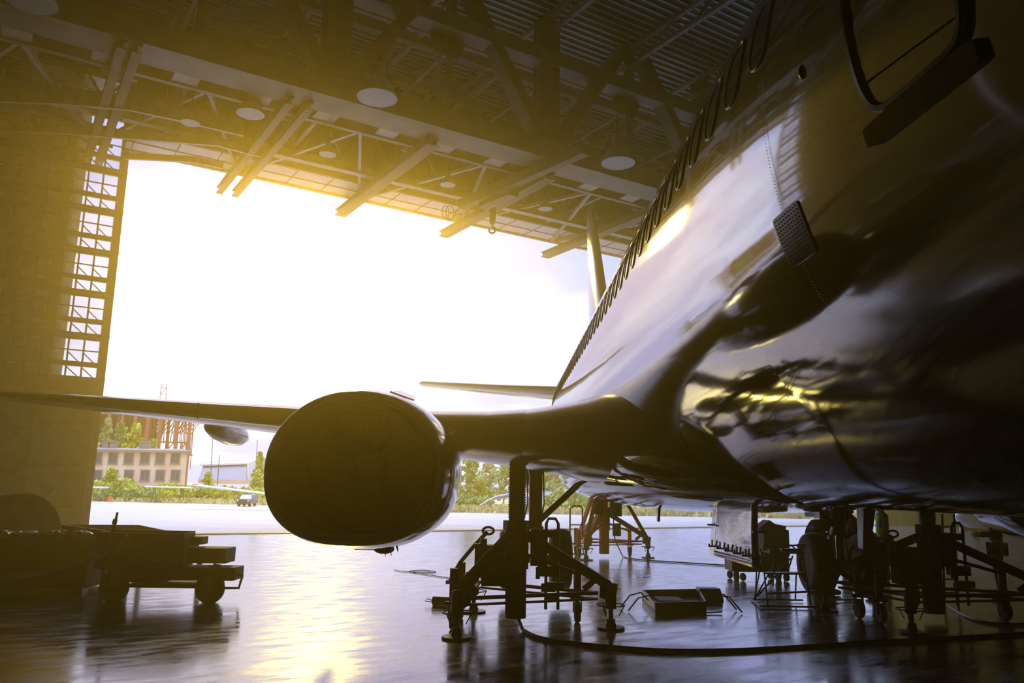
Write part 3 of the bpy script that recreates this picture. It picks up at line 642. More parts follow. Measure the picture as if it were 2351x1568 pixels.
# curved gear-bay panel with clips
# ------------------------------------------------------------------ tripod jacks
def jack(c, topz, label, paint, rod, rots=(0,1,2), R=1.32, lead=True, group='tripod aircraft jacks'):
    c = Vector(c); t = thing('tripod_jack', label, 'jack', c, 0, None)
    V = Vector
    MB().tube(c+V((0,0,.10)), c+V((0,0,.75)), .145, n=28).build('cylinder', paint, t)
    MB().tube(c+V((0,0,.75)), c+V((0,0,1.28)), .17, n=28).tube(c+V((0,0,1.28)), c+V((0,0,1.40)), .19, n=8).build('body', paint, t)
    sp = MB(); sp.tube(c+V((0,0,1.4)), c+V((0,0,topz-.16)), .112, n=24)
    z = 1.44
    while z < topz-.2: sp.tube(c+V((0,0,z)), c+V((0,0,z+.016)), .124, n=20); z += .034
    sp.tube(c+V((0,0,topz-.16)), c+V((0,0,topz-.06)), .13, .06, n=20).tube(c+V((0,0,topz-.06)), c+V((0,0,topz+.02)), .045)
    sp.build('ram', rod, t)
    for k, a in enumerate([math.radians(x) for x in rots]):
        d = V((math.cos(a), math.sin(a), 0)); n_ = V((-d.y, d.x, 0))
        hi = c+d*.12+V((0,0,1.22)); k1 = c+d*(R-.02)+V((0,0,.56)); ft = c+d*R
        lg = MB().bar(hi, k1, .10, .13).bar(c+d*.1+V((0,0,.95)), c+d*(R*.62)+V((0,0,.72)), .03, .05)
        lg.prism([k1+V((0,0,.02))+d*.12, k1+V((0,0,.05))-d*.12, k1-d*.13+V((0,0,-.16)), k1+d*.08+V((0,0,-.22))], n_*.1)
        lg.tube(ft+V((0,0,.26)), ft+V((0,0,.56)), .075).bar(c+d*(R*.72)+V((0,0,.5)), c+d*(R*.86)+V((0,0,.66)), .08, .08)
        L_ = lg.build('leg', paint, t, bevel=.004)
        MB().tube(ft+V((0,0,.12)), ft+V((0,0,.3)), .032).tube(ft+V((0,0,.06)), ft+V((0,0,.13)), .06).build('screw', M['blackm'], L_)
        MB().tube(ft, ft+V((0,0,.028)), .185, n=28).tube(ft+V((0,0,.028)), ft+V((0,0,.07)), .07).build('foot_pad', M['blackm'], L_)
        hh = [ft+V((.19*math.cos(q), .19*math.sin(q), .31)) for q in [x*2*PI/16 for x in range(17)]]
        mb = MB().pipe(hh, .009, 5)
        for q in (0, 2, 4): mb.pipe([ft+V((.19*math.cos(q),.19*math.sin(q),.31)), ft+V((.11*math.cos(q),.11*math.sin(q),.17))], .008, 5)
        mb.build('hand_wheel', M['blackm'], L_)
        # castor on the base frame
        b = math.radians(rots[k]+28 if k != 1 else rots[k]-28); e = V((math.cos(b), math.sin(b), 0)); w_ = c+e*(R*.72)
        cs = MB().tube(w_+V((0,0,.36)), w_+V((0,0,.78)), .055).bar(w_+V((-.1,0,.33)), w_+V((.1,0,.33)), .06, .05).bar(w_+V((-.055,0,.14)), w_+V((-.055,0,.34)), .015, .08).bar(w_+V((.055,0,.14)), w_+V((.055,0,.34)), .015, .08)
        co = cs.build('castor', paint, t, bevel=.003)
        MB().lathe([(.03,-.04),(.13,-.04),(.145,-.02),(.145,.02),(.13,.04),(.03,.04)], w_+V((0,0,.145)), (1,0,0), 24).build('wheel', M['black'], co)
    fr = MB()
    for i in range(3):
        a, b = math.radians(rots[i]), math.radians(rots[(i+1) % 3])
        p = c+V((math.cos(a), math.sin(a), 0))*(R*.86); q = c+V((math.cos(b), math.sin(b), 0))*(R*.86)
        fr.bar(p+V((0,0,.46)), q+V((0,0,.46)), .045, .045).bar(p+V((0,0,.38)), q+V((0,0,.38)), .03, .03)
    fr.build('base_frame', paint, t)
    return t
def extras(c, t, paint, s=1):
    c = Vector(c); V = Vector
    # hand pump, fluid tank and the looped handle frame
    MB().box(c+V((.3*s,.16,1.03)), (.2,.2,.5)).build('fluid_tank', paint, t, bevel=.01)
    hp = [c+V((.42,.1,.2)), c+V((.42,.1,1.36)), c+V((.45,.1,1.43)), c+V((.55,.1,1.43)), c+V((.59,.1,1.36)), c+V((.59,.1,.2))]
    MB().pipe(hp, .022, 8).bar(c+V((.4,.1,1.22)), c+V((.6,.1,1.22)), .03, .1).bar(c+V((.42,.1,.35)), c+V((.6,.1,.35)), .04, .04).build('handle_frame', paint, t)
    MB().box(c+V((.45,.05,.72)), (.3,.16,.14)).tube(c+V((.35,0,.5)), c+V((.55,0,.5)), .06).tube(c+V((.3,-.05,.62)), c+V((.3,-.05,.78)), .03).box(c+V((.55,.05,.52)), (.22,.12,.1)).build('pump', M['blackm'], t, bevel=.006)
    MB().box(c+V((-.3,.15,.78)), (.36,.3,.55)).box(c+V((-.52,.1,.92)), (.12,.12,.3)).tube(c+V((-.46,.1,1.0)), c+V((-.46,.1,1.14)), .05).build('pump_box', paint, t, bevel=.01)
    q = [c+V((-.95,.5,.5)), c+V((-.8,.45,.78)), c+V((-.62,.4,1.0)), c+V((-.42,.3,1.22))]
    MB().pipe(q, .03, 6).bar(c+V((-1.0,.5,.5)), c+V((-.6,.5,.52)), .05, .05).pipe([c+V((-.4+.08*math.cos(a),.3,1.24+.05*math.sin(a))) for a in [x*2*PI/14 for x in range(15)]], .018, 6).build('tow_arm', paint, t)
c1 = (.22, 11.55, 0)
J1 = jack(c1, 2.38, 'dark red tripod jack holding up the near wing, beside the engine', M['red'], M['blackm'], rots=(-8, 235, 118), R=1.3); extras(c1, J1, M['red'])
c2 = (6.55, 12.6, 0)
J2 = jack(c2, 2.38, 'dark red tripod jack under the far wing at the right edge', M['darkred'], M['blackm'], rots=(-25, 232, 150), R=1.55); extras(c2, J2, M['darkred'], 1)
c3 = (2.95, 23.6, 0)
J3 = jack(c3, 2.9, 'orange tripod jack standing under the tail behind the wing', M['orange'], M['orange'], rots=(0, 240, 120), R=1.25)
mb = MB(); V = Vector; c = V(c3)
for a in (0, 240, 120):
    d = V((math.cos(math.radians(a)), math.sin(math.radians(a)), 0)); mb.bar(c+d*.1+V((0,0,2.5)), c+d*1.22+V((0,0,.56)), .085, .1)
mb.build('long_leg', M['orange'], J3, bevel=.004)
MB().box(c+V((.32,-.1,1.35)), (.32,.3,.4)).tube(c+V((.35,-.1,.6)), c+V((.35,-.1,.95)), .12).box(c+V((-.2,-.3,1.5)), (.26,.2,.6)).build('pump', M['darkred'], J3, bevel=.01)
MB().pipe([c+V((-1.0,-.3,.5)), c+V((-1.0,-.3,1.35)), c+V((-.9,-.3,1.42)), c+V((-.7,-.3,1.42)), c+V((-.65,-.3,1.35)), c+V((-.65,-.3,.5))], .022, 6).bar(c+V((-1.0,-.3,.9)), c+V((-.65,-.3,.9)), .03,.03).build('handle_frame', M['darkred'], J3)
# wheel standing in front of the gear seen behind the near jack belongs to the airliner gear
# ------------------------------------------------------------------ wheeled pump cart at the left
def cart():
    o = pz(370, 1385)   # ground point in the middle of the near side
    Y = o.y; V = Vector
    def q(x, y, dy=0): return pY(x, y, Y+dy)
    t = thing('service_cart', 'low wheeled service cart with dark open box body and lever at the left', 'cart', q(370,1385))
    bx = MB()   # open box
    def plank(x0, y0, x1, y1, d0, d1): pass
    A0 = q(232,1222,.0); B0 = q(427,1222,0); A1 = q(232,1303,0); 
    zt = A0.z; zb = A1.z-.02; x0 = q(225,1222).x; x1 = q(424,1222).x; D = .45
    bx.hexa([V((x0,Y,zb)),V((x1,Y,zb)),V((x1,Y+.04,zb)),V((x0,Y+.04,zb)), V((x0,Y,zt)),V((x1,Y,zt)),V((x1,Y+.04,zt)),V((x0,Y+.04,zt))])
    bx.box(((x0+x1)/2, Y+D, (zt+zb)/2+.02), (x1-x0, .04, zt-zb)).box((x0+.02, Y+D/2, (zt+zb)/2), (.04, D, zt-zb)).box((x1-.02, Y+D/2, (zt+zb)/2), (.04, D, zt-zb)).box(((x0+x1)/2, Y+D/2, zb+.02), (x1-x0, D, .04))
    bx.build('box_body', M['darkred'], t, bevel=.006)
    e = q(512,1250)
    MB().box((q(468,1310).x, Y+.3, (q(390,1258).z+q(390,1293).z)/2), (q(514,1310).x-q(425,1310).x, .5, q(390,1258).z-q(390,1293).z)).box((q(425,1310).x, Y+.4, q(390,1243).z), (.26, .3, .12)).build('end_box', M['darkred'], t, bevel=.01)
    MB().box((q(445,1310).x, Y-.01, q(390,1282).z), (.15,.03,.015)).build('latch', M['chrome'], t)
    zc = q(390,1316).z
    MB().box((q(445,1310).x, Y+.2, zc), (q(540,1310).x-q(350,1310).x, .5, q(390,1300).z-q(390,1330).z)).box((q(390,1310).x, Y+.3, q(390,1345).z), (q(470,1310).x-q(290,1310).x, .7, .06)).box((q(300,1310).x, Y+.4, q(390,1322).z), (.75,.8,.22)).build('chassis', M['darkred'], t, bevel=.012)
    MB().box((q(440,1310).x, Y-.11, q(390,1300).z), (q(532,1310).x-q(352,1310).x, .05, .015)).build('trim_strip', M['chrome'], t)
    for x, dy in ((262,0),(482,0),(262,.35),(482,.35)):
        c = q(x, 1354, dy); c.z = .225
        MB().lathe([(.03,-.07),(.12,-.075),(.19,-.07),(.22,-.04),(.225,0),(.22,.04),(.19,.07),(.12,.075),(.03,.07)], c, (0,1,0), 30).build('wheel', M['black'], t)
    fk = MB()
    for x, dy in ((262,0),(482,0)):
        c = q(x, 1354, dy); fk.bar(c+V((0,-.1,.0)), c+V((.05,-.1,.38)), .12, .03, up=(0,1,0)).bar(c+V((0,.1,.0)), c+V((.05,.1,.38)), .12, .03, up=(0,1,0)).tube(c+V((0,-.12,0)), c+V((0,.12,0)), .03)
    fk.build('fork', M['red'], t)
    MB().pipe([q(243,1300), q(252,1250), q(264,1200), q(270,1176)], [.035,.03,.022,.018], 8).tube(q(262,1204), q(265,1192), .035).build('lever', M['red'], t)
    MB().tube(q(322,1275,.05), q(322,1275,.3), .16).box(q(322,1262,.1), (.12,.2,.2)).build('gauge_motor', M['blackm'], t)
    MB().pipe([q(340,1283,-.1), q(365,1288,-.15), q(385,1275,-.15), q(402,1240,-.02)], .014, 6).build('cable', M['hosew'], t)
    MB().pipe([q(288,1228,-.12), q(298,1245,-.14), q(314,1260,-.1)], .018, 6).build('cable', M['hosew'], t)
    MB().pipe([q(540,1316,.1), q(557,1322,.1), q(548,1350,.1), q(505,1350,.1)], .022, 6).pipe([q(540,1316,.6), q(557,1322,.6), q(548,1350,.6), q(505,1350,.6)], .022, 6).tube(q(552,1335,.1), q(552,1335,.6), .018).build('tow_hitch', M['darkred'], t)
cart()
p = [pY(x, y, d) for x, y, d in ((294,1236,12.9),(268,1258,12.85),(230,1278,12.7),(180,1297,12.5),(130,1310,12.3),(60,1321,12.1),(0,1328,11.9),(-80,1330,11.6))]
tag(MB().pipe(p, .028, 8).build('air_hose', M['hosew']), 'pale shiny hose drooping from the service cart to the left edge', 'hose')
# ------------------------------------------------------------------ crate with bags and tank at bottom left
c = pz(40, 1362); V = Vector
xr = pz(193, 1362).x
zt = pY(100, 1238, 14.2).z
t = thing('storage_bin', 'large dark square bin on the floor at the lower left, full of plastic bags', 'bin', (xr-1.2, 15.0, 0))
b = MB(); b.box((xr-1.25, 14.2, zt/2+.04), (2.5, .05, zt-.08)).box((xr-.025, 15.0, zt/2+.04), (.05, 1.6, zt-.08)).box((xr-1.25, 15.8, zt/2+.04), (2.5,.05,zt-.08)).box((xr-2.475,15,zt/2+.04), (.05,1.6,zt-.08)).box((xr-1.25,15,.12),(2.5,1.6,.08))
b.build('side_panels', M['darkred'], t, bevel=.01)
for x_, y_ in ((xr-.2,14.4),(xr-2.2,14.4),(xr-.2,15.6),(xr-2.2,15.6)): MB().box((x_,y_,.04),(.2,.2,.08)).build('foot', M['blackm'], t)
for i, (dx, dy, r, lb) in enumerate(((-.35,.3,.2,'small clear plastic bag at the right corner of the bin'),(-.8,.35,.26,'rounded clear plastic bag in the middle of the bin'),(-1.25,.3,.24,'crumpled clear plastic bag left of the middle of the bin'),(-1.8,.35,.3,'flat clear plastic bag at the left of the bin'),(-.6,.9,.3,'clear plastic bag at the back of the bin beside the tank'))):
    mb = MB(); cc = V((xr+dx, 14.2+dy, zt+.05-.02*i)); rings = []
    for j in range(1, 9):
        rings.append([cc+V((r*1.4*math.sin(PI*j/9)*math.cos(2*PI*k/18)*(1+.12*math.sin(5*k+j+i)), r*math.sin(PI*j/9)*math.sin(2*PI*k/18), -.42*r*math.cos(PI*j/9)*(1+.2*math.sin(3*k+i)))) for k in range(18)])
    mb.loft(rings); tag(mb.build('plastic_bag', M['plastic']), lb, 'bag')
# tank / drum lying behind
c0 = pY(45, 1215, 16.6); rr = (pY(130,1215,16.6).x-pY(45,1215,16.6).x)
t = thing('tank', 'grey round-ended tank lying behind the bin at the lower left', 'tank', (c0.x-1.5,16.6,0))
cc = V((c0.x, 16.6, c0.z-.05)); ax = V((-.74,.67,0))
MB().lathe([(.05,.0),(rr*.97,.0),(rr,.03),(rr,3.2),(.05,3.3)], cc, ax, 48).build('shell', M['steel'], t, smooth=50)
MB().lathe([(rr*1.0,-.02),(rr*1.035,-.02),(rr*1.035,.05),(rr*1.0,.05)], cc, ax, 48).build('rim', M['steel_lt'], t)
MB().box((cc.x-.9,16.9,.35),(1.8,.6,.7)).build('cradle', M['blackm'], t)
# brown open tray behind the cart
t = thing('wooden_tray', 'shallow brown open-topped box behind the service cart', 'box', (pz(250,1300).x, 15.2, 0))
a0 = pY(142,1204,15.9); a1 = pY(240,1218,14.4); b1 = pY(459,1233,15.6); b0 = pY(320,1205,17.2); h = V((0,0,-.28))
mb = MB()
for p, q in ((a0,a1),(a1,b1),(b1,b0),(b0,a0)):
    d = (q-p).normalized(); n_ = V((-d.y,d.x,0)).normalized()*.04; mb.hexa([p+h, q+h, q+h+n_, p+h+n_, p, q, q+n_, p+n_])
mb.build('sides', M['wood'], t, smooth=0)
MB().hexa([a0+h,a1+h,b1+h,b0+h,a0+h*.9,a1+h*.9,b1+h*.9,b0+h*.9]).build('bottom', M['wood'], t, smooth=0)
for p in (a0,a1,b1,b0): MB().box((p.x*.97-.15,p.y+.05,(p.z-.28)/2),(.08,.08,p.z-.28)).build('leg', M['blackm'], t)
# ------------------------------------------------------------------ small things on the floor
def F(x, y): return pz(x, y)
t = thing('equipment_tray', 'black open equipment tray with curved cable ends on the floor, right of the near jack', 'tray', F(1560,1405))
o = F(1505,1407); xr_ = F(1628,1405).x; Y0 = o.y; x0 = o.x; h = .2
def tray(mb, P, h, th=.03):
    for p, q in zip(P, P[1:]+P[:1]):
        d = (q-p).normalized(); n_ = V((-d.y, d.x, 0))*th; mb.hexa([p, q, q+n_, p+n_, p+V((0,0,h)), q+V((0,0,h)), q+n_+V((0,0,h)), p+n_+V((0,0,h))])
    return mb
P = [F(1505,1408), F(1622,1405), F(1606,1373), F(1474,1376)]
tray(MB(), P, .16).hexa([p+V((0,0,.0)) for p in P]+[p+V((0,0,.03)) for p in P]).build('tray', M['blackm'], t, smooth=0)
MB().box((x0+.35,Y0+.7,.08),(.4,.5,.1)).build('insert', M['steel_dk'], t)
for dx, dy in ((-.05,.15),(-.12,.5)):
    MB().pipe([V((x0+dx+.1,Y0+dy,.12)), V((x0+dx-.02,Y0+dy,.24)), V((x0+dx-.2,Y0+dy-.05,.2)), V((x0+dx-.36,Y0+dy-.1,.02))], .012, 6).build('cable', M['black'], t)
for dy in (.1,.4): MB().pipe([V((xr_,Y0+dy,.1)), V((xr_+.12,Y0+dy,.26)), V((xr_+.3,Y0+dy,.24)), V((xr_+.48,Y0+dy-.05,.02))], .012, 6).build('cable', M['black'], t)
MB().pipe([V((xr_,Y0+.1,.15)), V((xr_+.18,Y0+.05,.1)), V((xr_+.15,Y0,.03)), V((xr_-.1,Y0-.05,.02))], .012, 6).build('cable', M['black'], t)

p = F(1631,1379)
t = tag(MB().prism([p+V((-.22,0,0)), p+V((.24,0,0)), p+V((.18,0,.2)), p+V((-.18,0,.2))], (0,.28,0)).build('toolbox', M['blackm'], bevel=.01), 'small black sloping-sided box behind the equipment tray', 'box')
p = F(1012,1391)
mb = MB().tube(p+V((-.13,.05,.07)), p+V((.22,-.02,.07)), .07)
t = thing('wheel_chock', 'small dark cylinder with a wire loop on the floor left of the near jack', 'chock', p)
mb.build('body', M['blackm'], t); MB().pipe([p+V((-.13,.05,.07)), p+V((-.22,.05,.1)), p+V((-.26,.05,.06)), p+V((-.13,.05,.05))], .008, 5).build('loop', M['chrome'], t)
# hoses on the floor
def smooth(pts, n=8):
    out = []
    for i in range(len(pts)-1):
        p0 = pts[max(i-1,0)]; p1 = pts[i]; p2 = pts[i+1]; p3 = pts[min(i+2,len(pts)-1)]
        for k in range(n):
            t = k/n; out.append(.5*((2*p1)+(p2-p0)*t+(2*p0-5*p1+4*p2-p3)*t*t+(3*p1-p0-3*p2+p3)*t*t*t))
    return out+[pts[-1]]
def fh(px, r): return smooth([pz(x, y, r) for x, y in px])
tag(MB().pipe([V((c1[0]+.03,c1[1]-.02,.12))]+fh([(1200,1446),(1240,1464),(1330,1478),(1450,1489),(1560,1494),(1700,1492),(1850,1484),(2000,1474),(2150,1466),(2300,1457),(2420,1450)], .024), .024, 8).build('hydraulic_hose', M['hosek']), 'long black hydraulic hose curving across the foreground floor from the near jack', 'hose')
tag(MB().pipe(smooth([pY(1408,1170,22.4), pY(1409,1210,22.3), pY(1412,1240,22.2)])+fh([(1430,1278),(1470,1285),(1560,1291),(1690,1299),(1760,1303)], .02), .016, 6).build('hydraulic_hose', M['hosek']), 'thin dark hose running along the floor from the orange tail jack', 'hose')
tag(MB().pipe(fh([(2158,1376),(2190,1400),(2230,1420),(2290,1432),(2360,1432)], .02), .02, 6).build('hydraulic_hose', M['hosek']), 'black hose on the floor at the right edge beside the far wing jack', 'hose')
tag(MB().pipe(fh([(905,1308),(930,1312),(985,1314),(1000,1312),(970,1309),(940,1312),(1000,1322),(1052,1330)], .012), .008, 5).build('wire', M['hosek']), 'thin wire looped on the floor between engine and near jack', 'wire')
# ------------------------------------------------------------------ hanging aluminium panel
a, b, c_, d = pY(1640,1150,10.8), pY(1738,1152,9.5), pY(1742,1307,9.5), pY(1629,1272,10.8)
t = thing('access_panel', 'bare aluminium panel with clips along its lower edge hanging open under the belly', 'panel', a)
rows = 10; cols_ = 8; V_ = []
rr = []
for i in range(rows+1):
    l = a.lerp(d, i/rows); r = b.lerp(c_, i/rows); rr.append([l.lerp(r, j/cols_)+V((0, .05*math.sin(PI*j/cols_)+.03*math.sin(PI*i/rows), 0)) for j in range(cols_+1)])
fs = []; vs = [p for r in rr for p in r]; n_ = cols_+1
for i in range(rows):
    for j in range(cols_): fs.append((i*n_+j, (i+1)*n_+j, (i+1)*n_+j+1, i*n_+j+1))
sh = MB().add(vs, fs).build('sheet', M['alu'], t, smooth=60)
so_ = sh.modifiers.new('thick', 'SOLIDIFY'); so_.thickness = .012
for i in range(6):
    p = d.lerp(c_, .05+i*.175)+V((0,-.04,.11))
    MB().box(p, (.09,.03,.02)).box(p+V((0,0,.04)), (.016,.02,.08)).box(p+V((-.04,0,.01)), (.016,.03,.04)).box(p+V((.04,0,.01)), (.016,.03,.04)).build('clip', M['blackm'], t)
for p in (a.lerp(d,.45), b.lerp(c_,.45), b.lerp(c_,.06)):
    MB().box(p+V((0,-.03,0)), (.14,.04,.02)).box(p+V((.03,-.03,.01)), (.03,.05,.04)).build('clip', M['blackm'], t)
MB().box(a.lerp(b,.68)+V((0,-.05,-.03)), (.14,.05,.12)).build('latch', M['blackm'], t, bevel=.01)
# ------------------------------------------------------------------ red tool cart
p = F(1755,1334); Y0 = p.y-.15
t = thing('tool_trolley', 'dark red tool trolley on four castors behind the hanging panel', 'trolley', p)
X0 = F(1682,1334).x; X1 = F(1808,1334).x
MB().box(((X0+X1)/2, Y0+.35, .36), (X1-X0, .6, .34)).build('cabinet', M['red'], t, bevel=.015)
MB().box(((X0+X1)/2+.38, Y0+.35, .80), (.55,.5,.55)).prism([V((X0+.6,Y0+.1,1.08)), V((X1-.02,Y0+.1,1.08)), V((X1-.02,Y0+.1,1.16)), V((X0+.98,Y0+.1,1.2)), V((X0+.86,Y0+.1,1.28))], (0,.45,0)).build('top_box', M['darkred'], t, bevel=.01)
for x in (X0+.1, X0+.24, X1-.24, X1-.06):
    MB().lathe([(.02,-.03),(.075,-.03),(.085,0),(.075,.03),(.02,.03)], (x, Y0+.1, .085), (1,.3,0), 18).build('castor', M['black'], t)
    MB().lathe([(.02,-.03),(.075,-.03),(.085,0),(.075,.03),(.02,.03)], (x, Y0+.6, .085), (1,.3,0), 18).build('castor', M['black'], t)
# ------------------------------------------------------------------ tubular step stand
A = F(1745,1396); Bp = F(1878,1393); Cp = F(1720,1378); Dp = F(1908,1367)
t = thing('step_stand', 'thin tubular maintenance stand with a small tool shelf in front of the landing gear wheel', 'stand', A)
Yc = A.y
fr = MB(); r = .013
P = dict(a=V((A.x,Yc,.03)), b=V((Bp.x,Yc,.03)), c=V((Cp.x,Yc+.85,.03)), d=V((Dp.x-.3,Yc+.95,.03)))
fr.tube(P['a'],P['b'],.016).tube(P['c'],P['a'],.014).tube(P['b']+V((-.05,0,0)),P['d'],.014).tube(P['c'],P['c']+V((.9,0,0)),.014).tube(P['d'],P['d']+V((.42,.1,0)),.014)
tp = 1.17; sh_z = 1.0
q = lambda x, y, dy=0: pY(x, y, Yc+dy)
for (x0,y0,d0),(x1,y1,d1) in (((1763,1390,0),(1750,1275,.2)),((1750,1275,.2),(1745,1260,.3)),((1862,1390,0),(1840,1258,.2)),((1840,1258,.2),(1828,1252,.3)),((1732,1376,.8),(1756,1245,.5)),((1734,1376,.8),(1738,1290,.8)),((1775,1345,.1),(1778,1245,.4)),((1735,1372,.8),(1785,1280,.4)),((1740,1368,.7),(1815,1282,.3)),((1826,1375,.7),(1828,1320,.6)),((1760,1362,.1),(1862,1358,.1)),((1755,1316,.15),(1850,1316,.15)),((1755,1260,.3),(1840,1250,.4)),((1890,1350,.9),(1908,1372,.8)),((1800,1340,.3),(1820,1276,.3))):
    fr.tube(q(x0,y0,d0), q(x1,y1,d1), r)
fr.build('frame', M['blackm'], t)
MB().bar(q(1762,1362,.1), q(1862,1358,.1), .04,.03).bar(q(1758,1316,.15), q(1846,1316,.15), .2,.03).build('step', M['red'], t)
s0 = q(1800,1268,.35)
MB().box(s0, (.6,.35,.02)).build('shelf', M['steel'], t)
tag(MB().pipe([s0+V((-.05,-.05,.03)), s0+V((0,-.05,.12)), s0+V((.12,-.05,.12)), s0+V((.2,-.05,.03))], .014, 6).box(s0+V((.1,0,.04)), (.3,.1,.05)).build('hand_tool', M['blackm']), 'black hand tool with a curved handle lying on the shelf of the tubular stand', 'tool')
tag(MB().box(s0+V((-.18,-.03,.035)), (.18,.14,.05)).build('manual', M['soffit']), 'pale booklet lying on the shelf of the tubular stand', 'book')
# ladder by the right jack and yellow tow bar
t = thing('ladder', 'short dark red ladder leaning upright behind the far wing jack', 'ladder', F(2200,1370))
l0 = pY(2168,1385,14.2); l1 = pY(2163,1180,14.4); m0 = pY(2200,1385,14.2); m1 = pY(2190,1180,14.4)
l0.z = 0; m0.z = 0
MB().tube(l0,l1,.02).tube(m0,m1,.02).build('rails', M['darkred'], t)
for k in range(1, 7): MB().tube(l0.lerp(l1,k/7), m0.lerp(m1,k/7), .014).build('rung', M['darkred'], t)
t = thing('tow_bar', 'yellow tow bar lying in front of the parked white aircraft', 'tow bar', F(2240,1226))
a = pY(2211,1215,36); b = pY(2268,1217,36)
MB().tube(a, b, .07).box(a, (.25,.2,.2)).build('bar', M['yellow'], t); MB().lathe([(.03,-.06),(.16,-.05),(.16,.05),(.03,.06)], (pY(2240,1219,36).x, 36, .16), (1,0,0), 16).tube((pY(2240,1219,36).x,36,.16), (pY(2240,1219,36).x,36,a.z), .03).build('wheel', M['black'], t)
# ------------------------------------------------------------------ people (continuous skinned bodies)
M['cloth'] = mat('dark work clothes', (.018,.018,.024), .9, var=.2, vscale=12)
M['navy'] = mat('navy trousers', (.012,.014,.03), .9)
M['plaid'] = mat('grey checked shirt', (.05,.05,.05), .9, var=.5, vscale=25)
M['skinp'] = mat('skin', (.45,.26,.18), .55)
M['hair'] = mat('dark hair', (.015,.01,.008), .6)
def vest_mat():
    m = bpy.data.materials.new('hi-vis vest'); m.use_nodes = True; nt = m.node_tree; b = nt.nodes['Principled BSDF']
    g = nt.nodes.new('ShaderNodeNewGeometry'); s = nt.nodes.new('ShaderNodeSeparateXYZ'); nt.links.new(g.outputs['Position'], s.inputs[0])
    p = nt.nodes.new('ShaderNodeMath'); p.operation = 'PINGPONG'; p.inputs[1].default_value = .12; nt.links.new(s.outputs['Z'], p.inputs[0])
    l = nt.nodes.new('ShaderNodeMath'); l.operation = 'LESS_THAN'; l.inputs[1].default_value = .028; nt.links.new(p.outputs[0], l.inputs[0])
    x = nt.nodes.new('ShaderNodeMix'); x.data_type = 'RGBA'; x.inputs[6].default_value = (.55,1,.03,1); x.inputs[7].default_value = (.6,.6,.62,1)
    nt.links.new(l.outputs[0], x.inputs[0]); nt.links.new(x.outputs[2], b.inputs['Base Color']); b.inputs['Roughness'].default_value = .7
    return m
M['vest'] = vest_mat()
def skin_obj(name, verts, edges, radii, mt, parent, root=0, sub=2):
    me = bpy.data.meshes.new(name); me.from_pydata([tuple(v) for v in verts], edges, []); me.update()
    o = bpy.data.objects.new(name, me); COL.objects.link(o); o.parent = parent
    sm = o.modifiers.new('skin', 'SKIN'); sm.use_smooth_shade = True
    if not me.skin_vertices: return o
    for i, r in enumerate(radii):
        sv = me.skin_vertices[0].data[i]; sv.radius = r if isinstance(r, tuple) else (r, r); sv.use_root = (i == root)
    o.modifiers.new('sub', 'SUBSURF').levels = sub; o.modifiers['sub'].render_levels = sub
    me.materials.append(mt); return o
